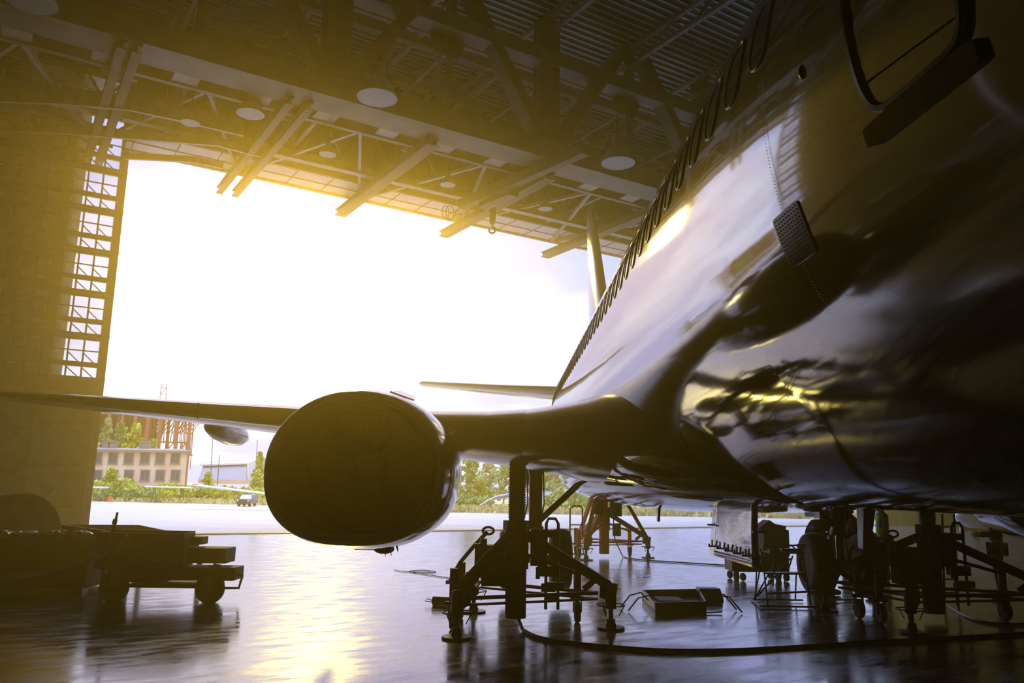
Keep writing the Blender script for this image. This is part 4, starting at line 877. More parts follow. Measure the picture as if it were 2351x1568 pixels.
def person(name_label, loc, rz, pose, top, legs, vest=False, scale=1.0):
    """local frame: +Y forward, feet on z=0"""
    t = thing('person', name_label, 'person', loc, rz); t.scale = (scale,)*3
    J = dict(pel=(0,0,.95), spi=(0,.01,1.12), che=(0,.0,1.32), nec=(0,.0,1.48), hea=(0,.02,1.58), top=(0,.02,1.70))
    for s, k in ((1,'r'),(-1,'l')):
        J['sh'+k]=(.19*s,0,1.42); J['el'+k]=(.25*s,.0,1.14); J['wr'+k]=(.25*s,.08,.90); J['pa'+k]=(.25*s,.11,.83)
        J['hi'+k]=(.09*s,0,.90); J['kn'+k]=(.11*s,.02,.50); J['an'+k]=(.12*s,-.02,.09); J['to'+k]=(.13*s,.16,.035); J['he'+k]=(.12*s,-.06,.04)
    J.update(pose); V = Vector; J = {k: V(v) for k, v in J.items()}
    names = ['pel','spi','che','nec','hea','top']; rad = [(.15,.11),(.14,.10),(.165,.11),.055,(.075,.09),(.055,.06)]
    edges = [(0,1),(1,2),(2,3),(3,4),(4,5)]
    def addc(par, seq, rs):
        p = names.index(par)
        for n_, r in zip(seq, rs): names.append(n_); rad.append(r); edges.append((p, len(names)-1)); p = len(names)-1
    for k in 'rl':
        addc('che', ['sh'+k,'el'+k,'wr'+k,'pa'+k], [.06,.046,.030,(.035,.018)]); addc('pel', ['hi'+k,'kn'+k,'an'+k,'to'+k], [.09,.062,.042,.035])
    verts = [J[n_] for n_ in names]
    # fingers
    for k in 'rl':
        pa, wr = J['pa'+k], J['wr'+k]; d = (pa-wr).normalized(); sx = 1 if k == 'r' else -1; side = d.cross(V((sx,0,0))).normalized(); curl = V((-sx,0,0))
        p = names.index('pa'+k)
        for i in range(4):
            b0 = pa+side*(.022*(i-1.5)); L_ = (.068,.078,.072,.055)[i]
            verts += [b0+d*.02, b0+d*(.02+L_*.5)+curl*.006, b0+d*(.02+L_*.9)+curl*.025]; rad += [.009,.008,.007]
            n0 = len(verts)-3; names += ['f']*3; edges += [(p,n0),(n0,n0+1),(n0+1,n0+2)]
        n0 = len(verts); verts += [pa-d*.03+side*.035, pa-d*.0+side*.06+curl*.01, pa+d*.025+side*.065+curl*.02]; rad += [.011,.009,.008]; names += ['f']*3
        edges += [(p,n0),(n0,n0+1),(n0+1,n0+2)]
    body = skin_obj('body', verts, edges, rad, M['skinp'], t)
    body['_m'] = [float(x) for r in Matrix.Identity(4) for x in r]
    # clothing: jacket and trousers as slightly larger skins
    def sub(chain_names, rs, eds, mt, nm): return skin_obj(nm, [J[x] for x in chain_names], eds, rs, mt, t)
    sub(['pel','spi','che','nec','shr','elr','wrr','shl','ell','wrl'], [(.165,.125),(.16,.12),(.185,.13),.07,.08,.062,.045,.08,.062,.045], [(0,1),(1,2),(2,3),(2,4),(4,5),(5,6),(2,7),(7,8),(8,9)], top, 'jacket')
    sub(['pel','hir','knr','anr','hil','knl','anl'], [(.17,.13),.105,.078,.065,.105,.078,.065], [(0,1),(1,2),(2,3),(0,4),(4,5),(5,6)], legs, 'trousers')
    for k in 'rl':
        sub(['he'+k,'to'+k], [(.045,.04),(.042,.03)], [(0,1)], M['black'], 'shoe')
    if vest: sub(['pel','spi','che','nec'], [(.175,.14),(.172,.135),(.20,.145),.09], [(0,1),(1,2),(2,3)], M['vest'], 'vest')
    hp = J['hea']; tp_ = J['top']; up = (tp_-hp).normalized()
    fw = V((0,1,0)); fw = (fw-up*fw.dot(up)).normalized(); rt = fw.cross(up)
    I = [float(x) for r in Matrix.Identity(4) for x in r]
    e = MB(); 
    rings = []
    for j in range(1, 8):
        z = math.cos(PI*j/8); r_ = math.sin(PI*j/8)
        rings.append([hp+up*(.055+.125*z)+rt*(.085*r_*math.cos(a))+fw*(-.015+.102*r_*math.sin(a)) for a in [x*2*PI/14 for x in range(14)]])
    class PP: pass
    hair = MB().loft([[p-fw*.022+up*.018 for p in r] for r in rings[:5]])
    hair.build('hair', M['hair'], body)
    f = MB().ball(hp+fw*.098+up*.03, .016, .8, 1, 1.5).ball(hp+rt*.08+up*.035, .022, .4, .8, 1.3).ball(hp-rt*.08+up*.035, .022, .4, .8, 1.3)
    f.ball(hp+fw*.075+up*.03-up*.02, .075, .95, .45, 1.1); f.build('face', M['skinp'], body)
    MB().ball(hp+fw*.09+rt*.03+up*.055, .011).ball(hp+fw*.09-rt*.03+up*.055, .011).build('eyes', M['hair'], body)
    MB().ball(hp+fw*.107-up*.032, .018, 1.3, .4, .35).build('mouth', M['darkred'], body)
    return t
gp = {}
# man in checked shirt bending towards the wheel
p = pz(1962,1377)
bend = dict(pel=(0,-.08,.92), spi=(0,.02,1.08), che=(0,.16,1.25), nec=(0,.28,1.38), hea=(0,.37,1.44), top=(0,.43,1.54), shr=(.18,.2,1.33), shl=(-.18,.2,1.33), elr=(.24,.36,1.12), ell=(-.24,.36,1.12), wrr=(.16,.58,1.08), wrl=(-.16,.58,1.08), par=(.14,.65,1.07), pal=(-.14,.65,1.07), hir=(.09,-.08,.88), hil=(-.09,-.08,.88), knr=(.11,.02,.5), knl=(-.12,.1,.5))
person('person in a dark grey checked shirt leaning over behind the landing gear wheel', (p.x+.38,p.y,0), math.radians(75), bend, M['plaid'], M['cloth'])
p = pY(1884,1300,15.6)
seat = dict(pel=(0,-.2,.62), spi=(0,-.12,.8), che=(0,.0,1.0), nec=(0,.08,1.15), hea=(0,.14,1.24), top=(0,.16,1.36), shr=(.19,.0,1.1), shl=(-.19,.0,1.1), elr=(.24,.24,.9), ell=(-.24,.2,.9), wrr=(.16,.46,.98), wrl=(-.16,.44,.95), par=(.15,.53,1.0), pal=(-.15,.51,.97), hir=(.09,-.15,.58), hil=(-.09,-.15,.58), knr=(.14,.25,.5), knl=(-.14,.25,.5), anr=(.12,.08,.09), anl=(-.12,.08,.09), tor=(.13,.26,.035), tol=(-.13,.26,.035), her=(.12,.03,.04), hel=(-.12,.03,.04))
person('person crouching in dark clothes beside the landing gear wheel, head turned right', (p.x,p.y,0), math.radians(-80), seat, M['cloth'], M['cloth'], scale=1.16)
tag(MB().box((p.x-.02,p.y+.0,.28),(.4,.4,.56)).build('stool', M['blackm'], bevel=.02), 'low dark box serving as a seat under the crouching person', 'stool')
p = pY(1944,1300,20)
person('person in a yellow-green hi-vis vest standing left of the checked-shirt person', (p.x,20,0), math.radians(100), {}, M['cloth'], M['navy'], True, 1.0)
p = pY(2032,1300,17.5)
person('person in a yellow-green hi-vis vest standing right of the checked-shirt person', (p.x-.0,17.5,0), math.radians(80), {}, M['cloth'], M['cloth'], True, 1.0)
p = pY(2293,1300,15.2)
arms = dict(elr=(.23,.05,1.15), ell=(-.23,.05,1.15), wrr=(.12,.27,1.12), wrl=(-.12,.27,1.12), par=(.08,.32,1.13), pal=(-.08,.32,1.13))
person('person in dark overalls standing behind the far wing jack at the right edge', (p.x,15.2,0), math.radians(60), arms, M['cloth'], M['navy'], False, 1.02)
# ------------------------------------------------------------------ outside
M['grass'] = mat('dry grass field', (.42,.38,.12), .9, vscale=.25, col2=(.60,.50,.24))
M['leafA'] = mat('birch leaves', (.30,.38,.08), .7, var=.3, vscale=.8)
M['leafB'] = mat('willow leaves', (.42,.46,.18), .7, var=.25, vscale=.8)
M['leafC'] = mat('yellow-green bush leaves', (.48,.50,.07), .7, var=.3, vscale=.6)
M['leafD'] = mat('dark green leaves', (.24,.33,.08), .7, var=.3, vscale=.8)
M['weed'] = mat('dry weeds', (.58,.48,.18), .9, var=.3, vscale=.5)
M['trunk'] = mat('tree bark', (.16,.11,.08), .8)
M['plaster'] = mat('weathered pink plaster', (.72,.42,.34), .8, vscale=.35, col2=(.80,.60,.40))
M['roofgrey'] = mat('grey sheet roof', (.25,.20,.17), .7, var=.1)
M['rust'] = mat('red primer steelwork', (.36,.10,.07), .6, var=.15)
M['white'] = mat('white aircraft paint', (.75,.75,.78), .2)
M['barnroof'] = mat('pale barn roof', (.75,.73,.70), .6); M['barngrey'] = mat('grey barn wall', (.33,.29,.30), .7, stretch=(3,3,.3), var=.15, vscale=2)
M['glassd'] = mat('dark window glass', (.05,.06,.08), .1)
M['blue'] = mat('blue paint', (.06,.18,.45), .4)
M['carblue'] = mat('dark blue car paint', (.04,.07,.16), .25)
M['cone'] = mat('orange cone plastic', (.9,.12,.02), .5)
M['redp'] = mat('red panel', (.55,.04,.03), .5)
V = Vector
def G(x, y): return pz(x, y, -.03)
gr = MB(); L0 = G(-400,1143); L1 = G(210,1150); L2 = G(640,1161); L3 = G(1040,1176); L4 = G(1640,1187); L5 = G(2100,1196); L6 = G(3000,1212)
pts = [L0,L1,L2,L3,L4,L5,L6]; far = [V((p.x*8+(-200 if i == 0 else 0), 900, 0)) for i, p in enumerate(pts)]
n_ = len(pts); gr.add([p+V((0,0,.0)) for p in pts]+[V((p.x,p.y,.0)) for p in far], [(i,i+1,n_+i+1,n_+i) for i in range(n_-1)])
o = gr.build('ground_grass', M['grass'], smooth=0); o.name = 'ground_grass'; struct(o)
struct(MB().add([V((-900,200,-.06)),V((900,200,-.06)),V((900,1500,-.06)),V((-900,1500,-.06))],[(0,1,2,3)]).build('ground_field', M['grass'], smooth=0))
def leafcloud(mb, c, rx, ry, rz, n, sz_, rnd):
    for _ in range(n):
        while True:
            x, y, z = (rnd.uniform(-1,1) for _ in range(3))
            q = x*x+y*y+z*z
            if q < 1 and (q > .35 or rnd.random() < .35): break
        p = V((c[0]+x*rx, c[1]+y*ry, c[2]+z*rz)); s_ = sz_*rnd.uniform(.6,1.3)
        a = V((rnd.gauss(0,1),rnd.gauss(0,1),rnd.gauss(0,1))).normalized(); b = a.orthogonal().normalized()
        c2 = a.cross(b)
        mb.add([p-b*s_-c2*s_*.6, p+b*s_-c2*s_*.5, p+b*s_*.9+c2*s_*.6, p-b*s_*.8+c2*s_*.5], [(0,1,2,3)])
def tree(x, yb, ytop, wpx, Y, mt, label, seed, kind='tree', dens=1.0, group=None):
    rnd = random.Random(seed); b = pY(x, yb, Y); top = pY(x, ytop, Y).z; wid = abs(pY(x+wpx/2, yb, Y).x-pY(x-wpx/2, yb, Y).x)/1.0
    g = V((b.x, Y, 0)); h = top
    t = thing('tree', label, 'tree', g, 0, group)
    mb = MB(); nb = 20; zlo = h*.16
    for k in range(nb):
        f = k/(nb-1); z = zlo+(h-zlo)*f; prof = math.sin(PI*min(1,.25+.75*f))**.7 if kind == 'tree' else (1-f)**.4
        rr = wid/2*max(.15, prof)
        for _ in range(3):
            a = rnd.uniform(0, 2*PI); d = rr*rnd.uniform(.1,1.0)
            r_ = wid*.12*rnd.uniform(.5,1.5)
            leafcloud(mb, (g.x+d*math.cos(a), Y+d*math.sin(a), min(z, h-r_*.6)), r_, r_, r_*.9, int(34*dens), h*.018+.05, rnd)
    mb.build('crown', mt, t, smooth=0)['kind'] = 'stuff'
    tr = MB().tube(g, g+V((0,0,h*.85)), wid*.025+.05, .03, n=8)
    for k in range(7):
        z = h*(.2+.09*k); a = rnd.uniform(0, 2*PI); tr.tube(g+V((0,0,z)), g+V((math.cos(a)*wid*.35, math.sin(a)*wid*.35, z+h*.12)), .06, .02, n=5)
    tr.build('trunk', M['trunk'], t)
    return t
def bush(x, yt, wpx, Y, mt, label, seed, n=420, name='bush'):
    rnd = random.Random(seed); a = pY(x-wpx/2, 1140, Y).x; b = pY(x+wpx/2, 1140, Y).x; h = max(.4, pY(x, yt, Y).z)
    mb = MB(); k = max(3, int((b-a)/(h*.8)))
    for i in range(k):
        cx = a+(b-a)*(i+.5)/k; hh = h*rnd.uniform(.75,1.0)
        leafcloud(mb, (cx, Y+rnd.uniform(-.6,.6), hh*.5), (b-a)/k*.75, 1.2, hh*.5, n//k, .05+.07*h, rnd)
    return tag(mb.build(name, mt, smooth=0), label, 'bush')
# trees to the right of the engine
tree(1078,1160,1028,58,96,M['leafA'],'tall narrow birch tree seen just right of the engine cowl',1)
tree(1122,1160,1062,66,104,M['leafB'],'rounded pale grey-green willow left of the near jack',2)
tree(1156,1160,1052,40,112,M['leafA'],'small birch partly hidden by the near jack column',3)
tree(1097,1162,1098,46,88,M['leafC'],'low bright green bushy tree in front of the birch',4)
tree(1044,1160,1092,40,92,M['leafC'],'bright green bushy tree touching the engine cowl',5)
tree(1290,1168,1060,70,92,M['leafB'],'broad willow seen between the jack and the wing root',6)
tree(1338,1170,1082,70,96,M['leafA'],'dark green tree under the wing root beside the orange jack',7)
tree(1255,1165,1085,34,110,M['leafD'],'small tree behind the blue and white booth',8)
tree(1430,1170,1100,90,92,M['leafD'],'dark tree under the belly right of the orange jack',9)
tree(1520,1172,1118,90,95,M['leafD'],'dark tree behind the blade aerial under the belly',10)
# trees behind the brick building
tree(238,1060,962,36,176,M['leafB'],'pale tree at the left behind the brick building',11,dens=1.4)
tree(268,1060,972,44,172,M['leafD'],'dark tree behind the two left chimneys of the brick building',12,dens=1.4)
tree(304,1060,974,54,170,M['leafC'],'bright green tree behind the middle of the brick building',13,dens=1.4)
tree(345,1060,1008,40,168,M['leafA'],'low tree behind the right chimney of the brick building',14,dens=1.4)
tree(592,1118,1038,30,190,M['leafA'],'small tree behind the barn close to the engine cowl',15)
tree(476,1118,1084,34,112,M['leafC'],'round yellow-green shrub tree left of the barn front',16)
tree(590,1120,1080,34,112,M['leafC'],'round yellow-green shrub tree right of the barn door',17)
tree(252,1115,1076,44,105,M['leafC'],'light green shrub tree rising before the brick building',18)
# bushes and weeds
for i, (x, yt, w, Y, m_, lb) in enumerate(((250,1096,110,98,'leafC','yellow-green bush at the door leaf in front of the brick building'),(340,1104,120,100,'leafC','yellow-green bush in front of the middle of the brick building'),(440,1106,110,104,'leafC','bush in front of the right corner of the brick building'),
        (290,1120,150,92,'leafD','darker bush above the traffic cone'),(540,1110,140,106,'leafC','yellow bush in front of the barn'),(1070,1128,110,86,'leafD','dark hedge-like bush right of the engine cowl'),(1300,1132,90,84,'leafA','green bush right of the booth'),(1380,1138,120,86,'leafA','green bush behind the orange jack'),
        (1850,1160,90,100,'leafA','green bush seen between the landing gear legs'))):
    bush(x, yt, w, Y, M[m_], lb, 40+i, 900)
rnd = random.Random(5); gt = MB()
for i in range(9000):
    x = rnd.uniform(150, 2150); yb = 1150+max(0,(x-210))*.047 if x < 640 else (1170+(x-640)*.012+7)
    yb = {True: 1150+(x-210)*.0256, False: 1161+(x-640)*.0375}[x < 640] if x < 1040 else 1176+(x-1040)*.0185
    p = pz(x, yb-rnd.random()**1.5*14, 0); 
    if p.y < 0 or p.y > 120: continue
    h = rnd.uniform(.15,.5); w = rnd.uniform(.08,.3); a = rnd.uniform(0,PI); dx = V((math.cos(a)*w, math.sin(a)*w, 0)); tl = V((rnd.uniform(-.2,.2), rnd.uniform(-.2,.2), h))
    gt.add([p-dx, p+dx, p+dx*.5+tl, p-dx*.5+tl], [(0,1,2,3)])
tag(gt.build('weeds', M['weed'], smooth=0), 'dry yellowish weeds and grass along the edge of the apron', 'grass', kind='stuff')
# brick building
def bld():
    Y = 130; t = thing('building', 'two-storey pink plastered brick building with a flat grey roof, left of the engine', 'building', (pY(330,1110,Y).x, Y+5, 0))
    xr = pY(424,1110,Y).x; xl = xr-34; zt = pY(424,1040,Y).z
    kx = (Y+12)/Y; MB().hexa([V((a,b,z)) for z in (0,zt) for a,b in ((xl,Y),(xr,Y),(xr*kx,Y+12),(xl*kx,Y+12))]).build('walls', M['plaster'], t, smooth=0)
    MB().hexa([V((xl-.6,Y-.6,zt)),V((xr+.8,Y-.6,zt)),V((xr*kx+.8,Y+12.6,zt)),V((xl*kx-.6,Y+12.6,zt)),V((xl-.6,Y-.6,zt+.35)),V((xr+.8,Y-.6,zt+.35)),V((xr-3.5,Y+6,zt+.9)),V((xl-.6,Y+6,zt+.9))]).build('roof', M['roofgrey'], t, smooth=0)
    for x in (244, 262, 333):
        p = pY(x, 1020, Y+5); w = .9 if x < 300 else 1.6
        c_ = MB().box((p.x, Y+5, zt+1.2), (w,.9,1.2)).box((p.x, Y+5, zt+1.85), (w+.25,1.1,.15)).build('chimney', M['roofgrey'], t, smooth=0)
    px = [224,260,296,333,368,403]; 
    for x in px+[188,152,116]:
        for yy in (1052, 1091):
            p = pY(x, yy, Y)
            f = MB().box((p.x, Y-.05, p.z), (1.55,.12,1.75)).box((p.x, Y-.12, p.z-.95), (1.75,.25,.1)).build('window', M['roofgrey'], t, smooth=0)
            MB().box((p.x-.32,Y-.12,p.z),(.55,.04,1.45)).box((p.x+.32,Y-.12,p.z),(.55,.04,1.45)).build('pane', M['glassd'], f, smooth=0)
    MB().box((xr-.02, Y-.15, zt+.2), (34*2,.2,.25)).build('gutter', M['roofgrey'], t) if False else None
bld()
# red steel frame
def frame():
    Y = 185; t = thing('steel_frame', 'tall rusty red open steel shed frame rising behind the brick building', 'structure', (pY(340,1100,Y).x, Y, 0))
    xs = [pY(x, 1000, Y).x for x in (60,92,124,156,188,220,248,278,308,337,366,405,434)]; zt = pY(340, 948, Y).z
    rf = MB().box(((xs[0]+xs[-1])/2, Y+2.5, zt+.2), (xs[-1]-xs[0]+1, 5, .5)).box(((xs[0]+xs[-1])/2, Y+2.5, zt+.7), (xs[-1]-xs[0]+2, 6, .15)).build('roof', M['barnroof'], t, smooth=0)
    for k, x in enumerate(xs):
        MB().bar((x,Y,0),(x,Y,zt),.7,.6).build('column', M['rust'], t, smooth=0)
        if k % 2 == 0 and k < 11: MB().bar((x,Y+4.6,0),(x,Y+4.6,zt),.6,.4).build('column', M['rust'], t, smooth=0)
    MB().box(((xs[0]+xs[9])/2, Y+5.2, zt*.75), (xs[9]-xs[0], .3, zt*.5)).build('rear_wall', M['steel_dk'], t, smooth=0)
    lt = MB(); rn = random.Random(3)
    zl = pY(400,1015,Y).z
    for k in range(8, 12):
        a, b = xs[k], xs[k+1]
        lt.bar((a,Y+1,zl),(b,Y+1,zl),.35,.3)
        for j in range(7):
            x = a+(b-a)*j/7; lt.bar((x,Y+1+j*.4,zl-6 if k > 10 else zl),(x+rn.uniform(-.8,.8),Y+1+j*.4,zt),.14,.14).bar((x-.7,Y+1.5+j*.4,zl+2),(x+1.4,Y+1.5+j*.4,zt-1),.16,.16)
        if k > 9:
            for z0 in range(0, int(zl), 4): lt.bar((b,Y,z0),(b-1.6,Y,z0+2),.2,.2).bar((b-1.6,Y,z0+2),(b,Y,z0+4),.2,.2)
            lt.bar((b-1.6,Y,0),(b-1.6,Y,zl),.25,.25)
    lt.build('lattice', M['rust'], t, smooth=0)
    q = pY(376,895,Y+5); c = MB()
    for dx in (-.7,.7): c.bar((q.x+dx,Y+5,zt),(q.x+dx*1.0,Y+5,q.z+1.2),.12,.12)
    for z0 in (q.z-2.5,q.z-1,q.z+.5,q.z+1.2): c.bar((q.x-.7,Y+5,z0),(q.x+.7,Y+5,z0),.12,.12)
    c.bar((q.x-.7,Y+5,q.z-1),(q.x+.7,Y+5,q.z+.5),.1,.1); c.build('mast', M['rust'], t, smooth=0)
frame()
# barn
def barn():
    Y = 200; t = thing('barn', 'grey barn-like hangar with a pale ribbed roof, left of the engine', 'building', (pY(540,1115,Y).x, Y+12, 0))
    def q(x, y, dy=0): return pY(x, y, Y+dy)
    l0 = q(455,1102,0); l1 = q(566,1102,0); u0 = q(466,1070,6); u1 = q(566,1066,6); r0 = q(475,1068,8); r1 = q(592,1050,20)
    MB().hexa([l0,l1,l1+V((0,14,0)),l0+V((0,14,0)),u0,u1,u1+V((0,3,0)),u0+V((0,3,0))]).build('side_wall', M['barngrey'], t, smooth=0)
    MB().hexa([u0+V((-.5,-1,0)),u1+V((.5,-1,0)),r1+V((0,8,0)),r0+V((0,18,0)),u0+V((-.5,-1,.4)),u1+V((.5,-1,.4)),r1+V((0,8,.4)),r0+V((0,18,.4))]).build('roof', M['barnroof'], t, smooth=0)
    g = MB(); g.prism([l1, q(615,1102,22), q(615,1052,22), q(592,1051,20), u1], (0,.5,0)); g.build('gable', M['steel_lt'], t, smooth=0)
    MB().box(q(588,1070,18), (2.2,.3,2.6)).build('window', M['glassd'], t, smooth=0)
    for k in range(5): MB().bar(q(570+k*7,1102,2+k*3), q(570+k*7,1064-k*3,2+k*3), .5,.3).build('rib', M['barnroof'], t, smooth=0)
    MB().box(q(520,1106,-1), (13,2,1.0)).build('base_wall', M['plaster'], t, smooth=0)
barn()
for x, y0, y1, lb in ((488,1062,992,'thin guyed mast left of the barn'),(590,1048,1010,'thin mast above the barn beside the engine cowl'),(503,1068,1045,'short thin pole over the barn roof')):
    a = pY(x, y0, 195); a.z = 0; tag(MB().tube(a, pY(x+1, y1, 195), .12, .08, n=6).build('mast', M['steel_dk']), lb, 'mast')
# small distant block behind the booth
p = pY(1250,1100,180); tag(MB().box((p.x, 180, 8.2), (9,6,1.2)).box((p.x, 183, 4), (8,5,8)).build('water_tower', M['rust'], smooth=0), 'distant reddish building top above the trees behind the booth', 'building')
# booth
p = G(1252,1162); q0 = pY(1243,1127,p.y); q1 = pY(1268,1127,p.y); Yb = p.y
t = thing('booth', 'small blue and white guard booth behind the near jack', 'booth', ((q0.x+q1.x)/2-.3, Yb+.6, -.03))
MB().box(((q0.x+q1.x)/2-.3, Yb+.6, q0.z/2), (q1.x-q0.x+.5, 1.2, q0.z)).build('walls', M['white'], t, smooth=0)
MB().box(((q0.x+q1.x)/2-.3, Yb+.6, q0.z+.04), (q1.x-q0.x+.7, 1.4, .1)).box((q1.x, Yb, q0.z/2), (.06,.06,q0.z)).box((q0.x-.5, Yb, q0.z/2), (.06,.06,q0.z)).build('blue_trim', M['blue'], t, smooth=0)
MB().box(((q0.x+q1.x)/2, Yb-.02, q0.z*.55), (.5,.05,.5)).build('window', M['glassd'], t, smooth=0)
# traffic cone
p = G(252,1152); h = pY(252,1139,p.y).z
t = thing('traffic_cone', 'orange traffic cone on the far edge of the apron', 'cone', p)
MB().tube(p, p+V((0,0,h)), h*.42, h*.26, n=16).build('cone', M['cone'], t); MB().box(p+V((0,0,.03)), (h*1.0,h*1.0,.06)).build('base', M['cone'], t)
# car
p = G(557,1163); sc_ = pY(557,1135,p.y).z/1.62
t = thing('car', 'small dark blue off-road car driving towards the hangar on the apron', 'car', p, 0); 
def cb(x0,x1,y0,y1,z0,z1): return [(p.x+x*sc_, p.y+y*sc_, z*sc_) for z in (z0,z1) for x, y in ((x0,y0),(x1,y0),(x1,y1),(x0,y1))]
W_ = .84*1.15
MB().hexa([V(v) for v in cb(-W_,W_,0,3.7,.38,.95)]).hexa([V((p.x+x*sc_,p.y+y*sc_,z*sc_)) for x,y,z in ((-W_*.97,1.0,.95),(W_*.97,1.0,.95),(W_*.97,3.6,.95),(-W_*.97,3.6,.95),(-W_*.8,1.5,1.6),(W_*.8,1.5,1.6),(W_*.82,3.5,1.6),(-W_*.82,3.5,1.6))]).build('body', M['carblue'], t, bevel=.04)
MB().hexa([V((p.x+x*sc_,p.y+y*sc_,z*sc_)) for x,y,z in ((-W_*.86,1.02,1.0),(W_*.86,1.02,1.0),(W_*.86,1.1,1.0),(-W_*.86,1.1,1.0),(-W_*.72,1.42,1.53),(W_*.72,1.42,1.53),(W_*.72,1.5,1.53),(-W_*.72,1.5,1.53))]).build('windscreen', M['barnroof'], t, smooth=0)
MB().box((p.x,p.y-.05,.72*sc_),(1.2*sc_,.06,.22*sc_)).box((p.x,p.y-.1,.42*sc_),(1.95*sc_,.12,.14*sc_)).build('grille', M['blackm'], t, smooth=0)
for s_ in (-1,1):
    MB().lathe([(.02,-.05),(.1*sc_,-.03),(.11*sc_,.02)], (p.x+s_*.72*sc_,p.y-.06,.76*sc_), (0,1,0), 14).build('headlamp', M['lampin'], t)
    MB().box((p.x+s_*1.05*sc_,p.y+1.3*sc_,1.02*sc_),(.16*sc_,.08,.12*sc_)).build('mirror', M['blackm'], t)
    for y_ in (.7,3.0): MB().lathe([(.05,-.1),(.3*sc_,-.1),(.34*sc_,0),(.3*sc_,.1),(.05,.1)], (p.x+s_*.74*sc_,p.y+y_*sc_,.34*sc_-.03), (1,0,0), 18).build('wheel', M['black'], t)
# light aeroplanes parked on the grass
def lightplane(wing_l, wing_r, Y, label, tipred=True, body=True, bx=None):
    a = pY(*wing_l, Y); b = pY(*wing_r, Y)
    t = thing('light_aeroplane', label, 'airplane', (b.x, Y, 0))
    rr = []
    d = (b-a)
    for k in range(2):
        c = (a, b)[k]; rr.append([V((c.x, y, z)) for y, z in airfoil(Y, 1.5, c.z, .12, 1)])
    MB().loft(rr).build('wing', M['white'], t, smooth=40)
    if tipred: MB().loft([[V((v.x, v.y, v.z+.01)) for v in rr[0]], [V((v.x+d.x*.06, v.y, v.z+d.z*.06+.015)) for v in rr[0]]]).build('wing_tip', M['cone'], t)
    if body:
        c = (b+V((1.2,0,0))) if bx is None else a+V((bx,0,0)); z = max(.9, c.z-.2)
        MB().lathe([(.1,-2.6),(.45,-2.2),(.6,-.8),(.62,.6),(.4,2.2),(.12,4.6)], (c.x, Y, z), (.15,1,.03), 20).build('fuselage', M['white'], t)
        MB().loft([[V((c.x+.6+x, Y+4.2+y, z+.1)) for x, y in ((0,0),(.06,.4),(0,1.1),(-.06,.4))], [V((c.x+.7+x, Y+4.9+y, z+1.5)) for x, y in ((0,0),(.04,.2),(0,.6),(-.04,.2))]]).build('tail_fin', M['white'], t)
        MB().tube((c.x-.7,Y,z-.3),(c.x-1,Y-.1,.2),.05).tube((c.x+.7,Y,z-.3),(c.x+1,Y-.1,.2),.05).tube((c.x,Y-1.9,z-.3),(c.x,Y-2,.2),.05).build('undercarriage', M['steel_dk'], t)
        for x_, y_ in ((-1,-.1),(1,-.1),(0,-2)): MB().lathe([(.03,-.07),(.17,-.07),(.2,0),(.17,.07),(.03,.07)], (c.x+x_, Y+y_, .17), (1,0,0), 14).build('wheel', M['black'], t)
        MB().box((c.x-.1, Y-.3, z+.55), (.9,1.6,.5)).build('canopy', M['glassd'], t, bevel=.15)
lightplane((441,1113),(640,1137), 66, 'white light aeroplane with a red wing tip, mostly behind the engine')
lightplane((120,1118),(238,1119), 84, 'white light aeroplane mostly hidden by the door leaf, only its wing showing', False, True, -.6)
Y = 88; a = pY(330,1117,Y); b = pY(436,1120,Y)
t = thing('aircraft_wing', 'detached white aircraft wing on trestles in the bushes before the brick building', 'wing', (a.x, Y, 0))
MB().loft([[V((c_.x, y, z)) for y, z in airfoil(Y, 1.4, c_.z, .12, 1)] for c_ in (a, b)]).build('panel', M['white'], t, smooth=40)
for f in (.2, .8):
    c_ = a.lerp(b, f); MB().tube((c_.x-.3,Y+.5,0), (c_.x,Y+.5,c_.z), .04).tube((c_.x+.3,Y+.5,0), (c_.x,Y+.5,c_.z), .04).build('trestle', M['steel_dk'], t)
# drooping white wing tip of a plane behind the near jack
t = thing('light_aeroplane', 'pale blue-white light aeroplane with a drooping wing tip behind the near jack', 'airplane', (pY(1205,1150,40).x, 41, 0))
rr = []
for x, y, c in ((1101,1161,.25),(1120,1150,.5),(1140,1142,.8),(1170,1137,1.1),(1212,1137,1.2)):
    p = pY(x, y, 40); rr.append([V((p.x, y2, z2)) for y2, z2 in airfoil(40-.3*c, c, p.z, .22, 1)])
MB().loft(rr).build('wing', M['white'], t, smooth=50)
p = pY(1166,1125,40); MB().prism([p+V((-.2,0,-.3)), p+V((.25,0,-.3)), p+V((.25,0,.15)), p+V((.1,0,.1))], (0,.1,0)).build('fin', M['white'], t)
p = pY(1205,1150,40); MB().lathe([(.05,-2.4),(.4,-2),(.55,-.5),(.5,1),(.1,4)], (p.x,41,1.2), (0,1,0), 20).build('fuselage', M['white'], t)
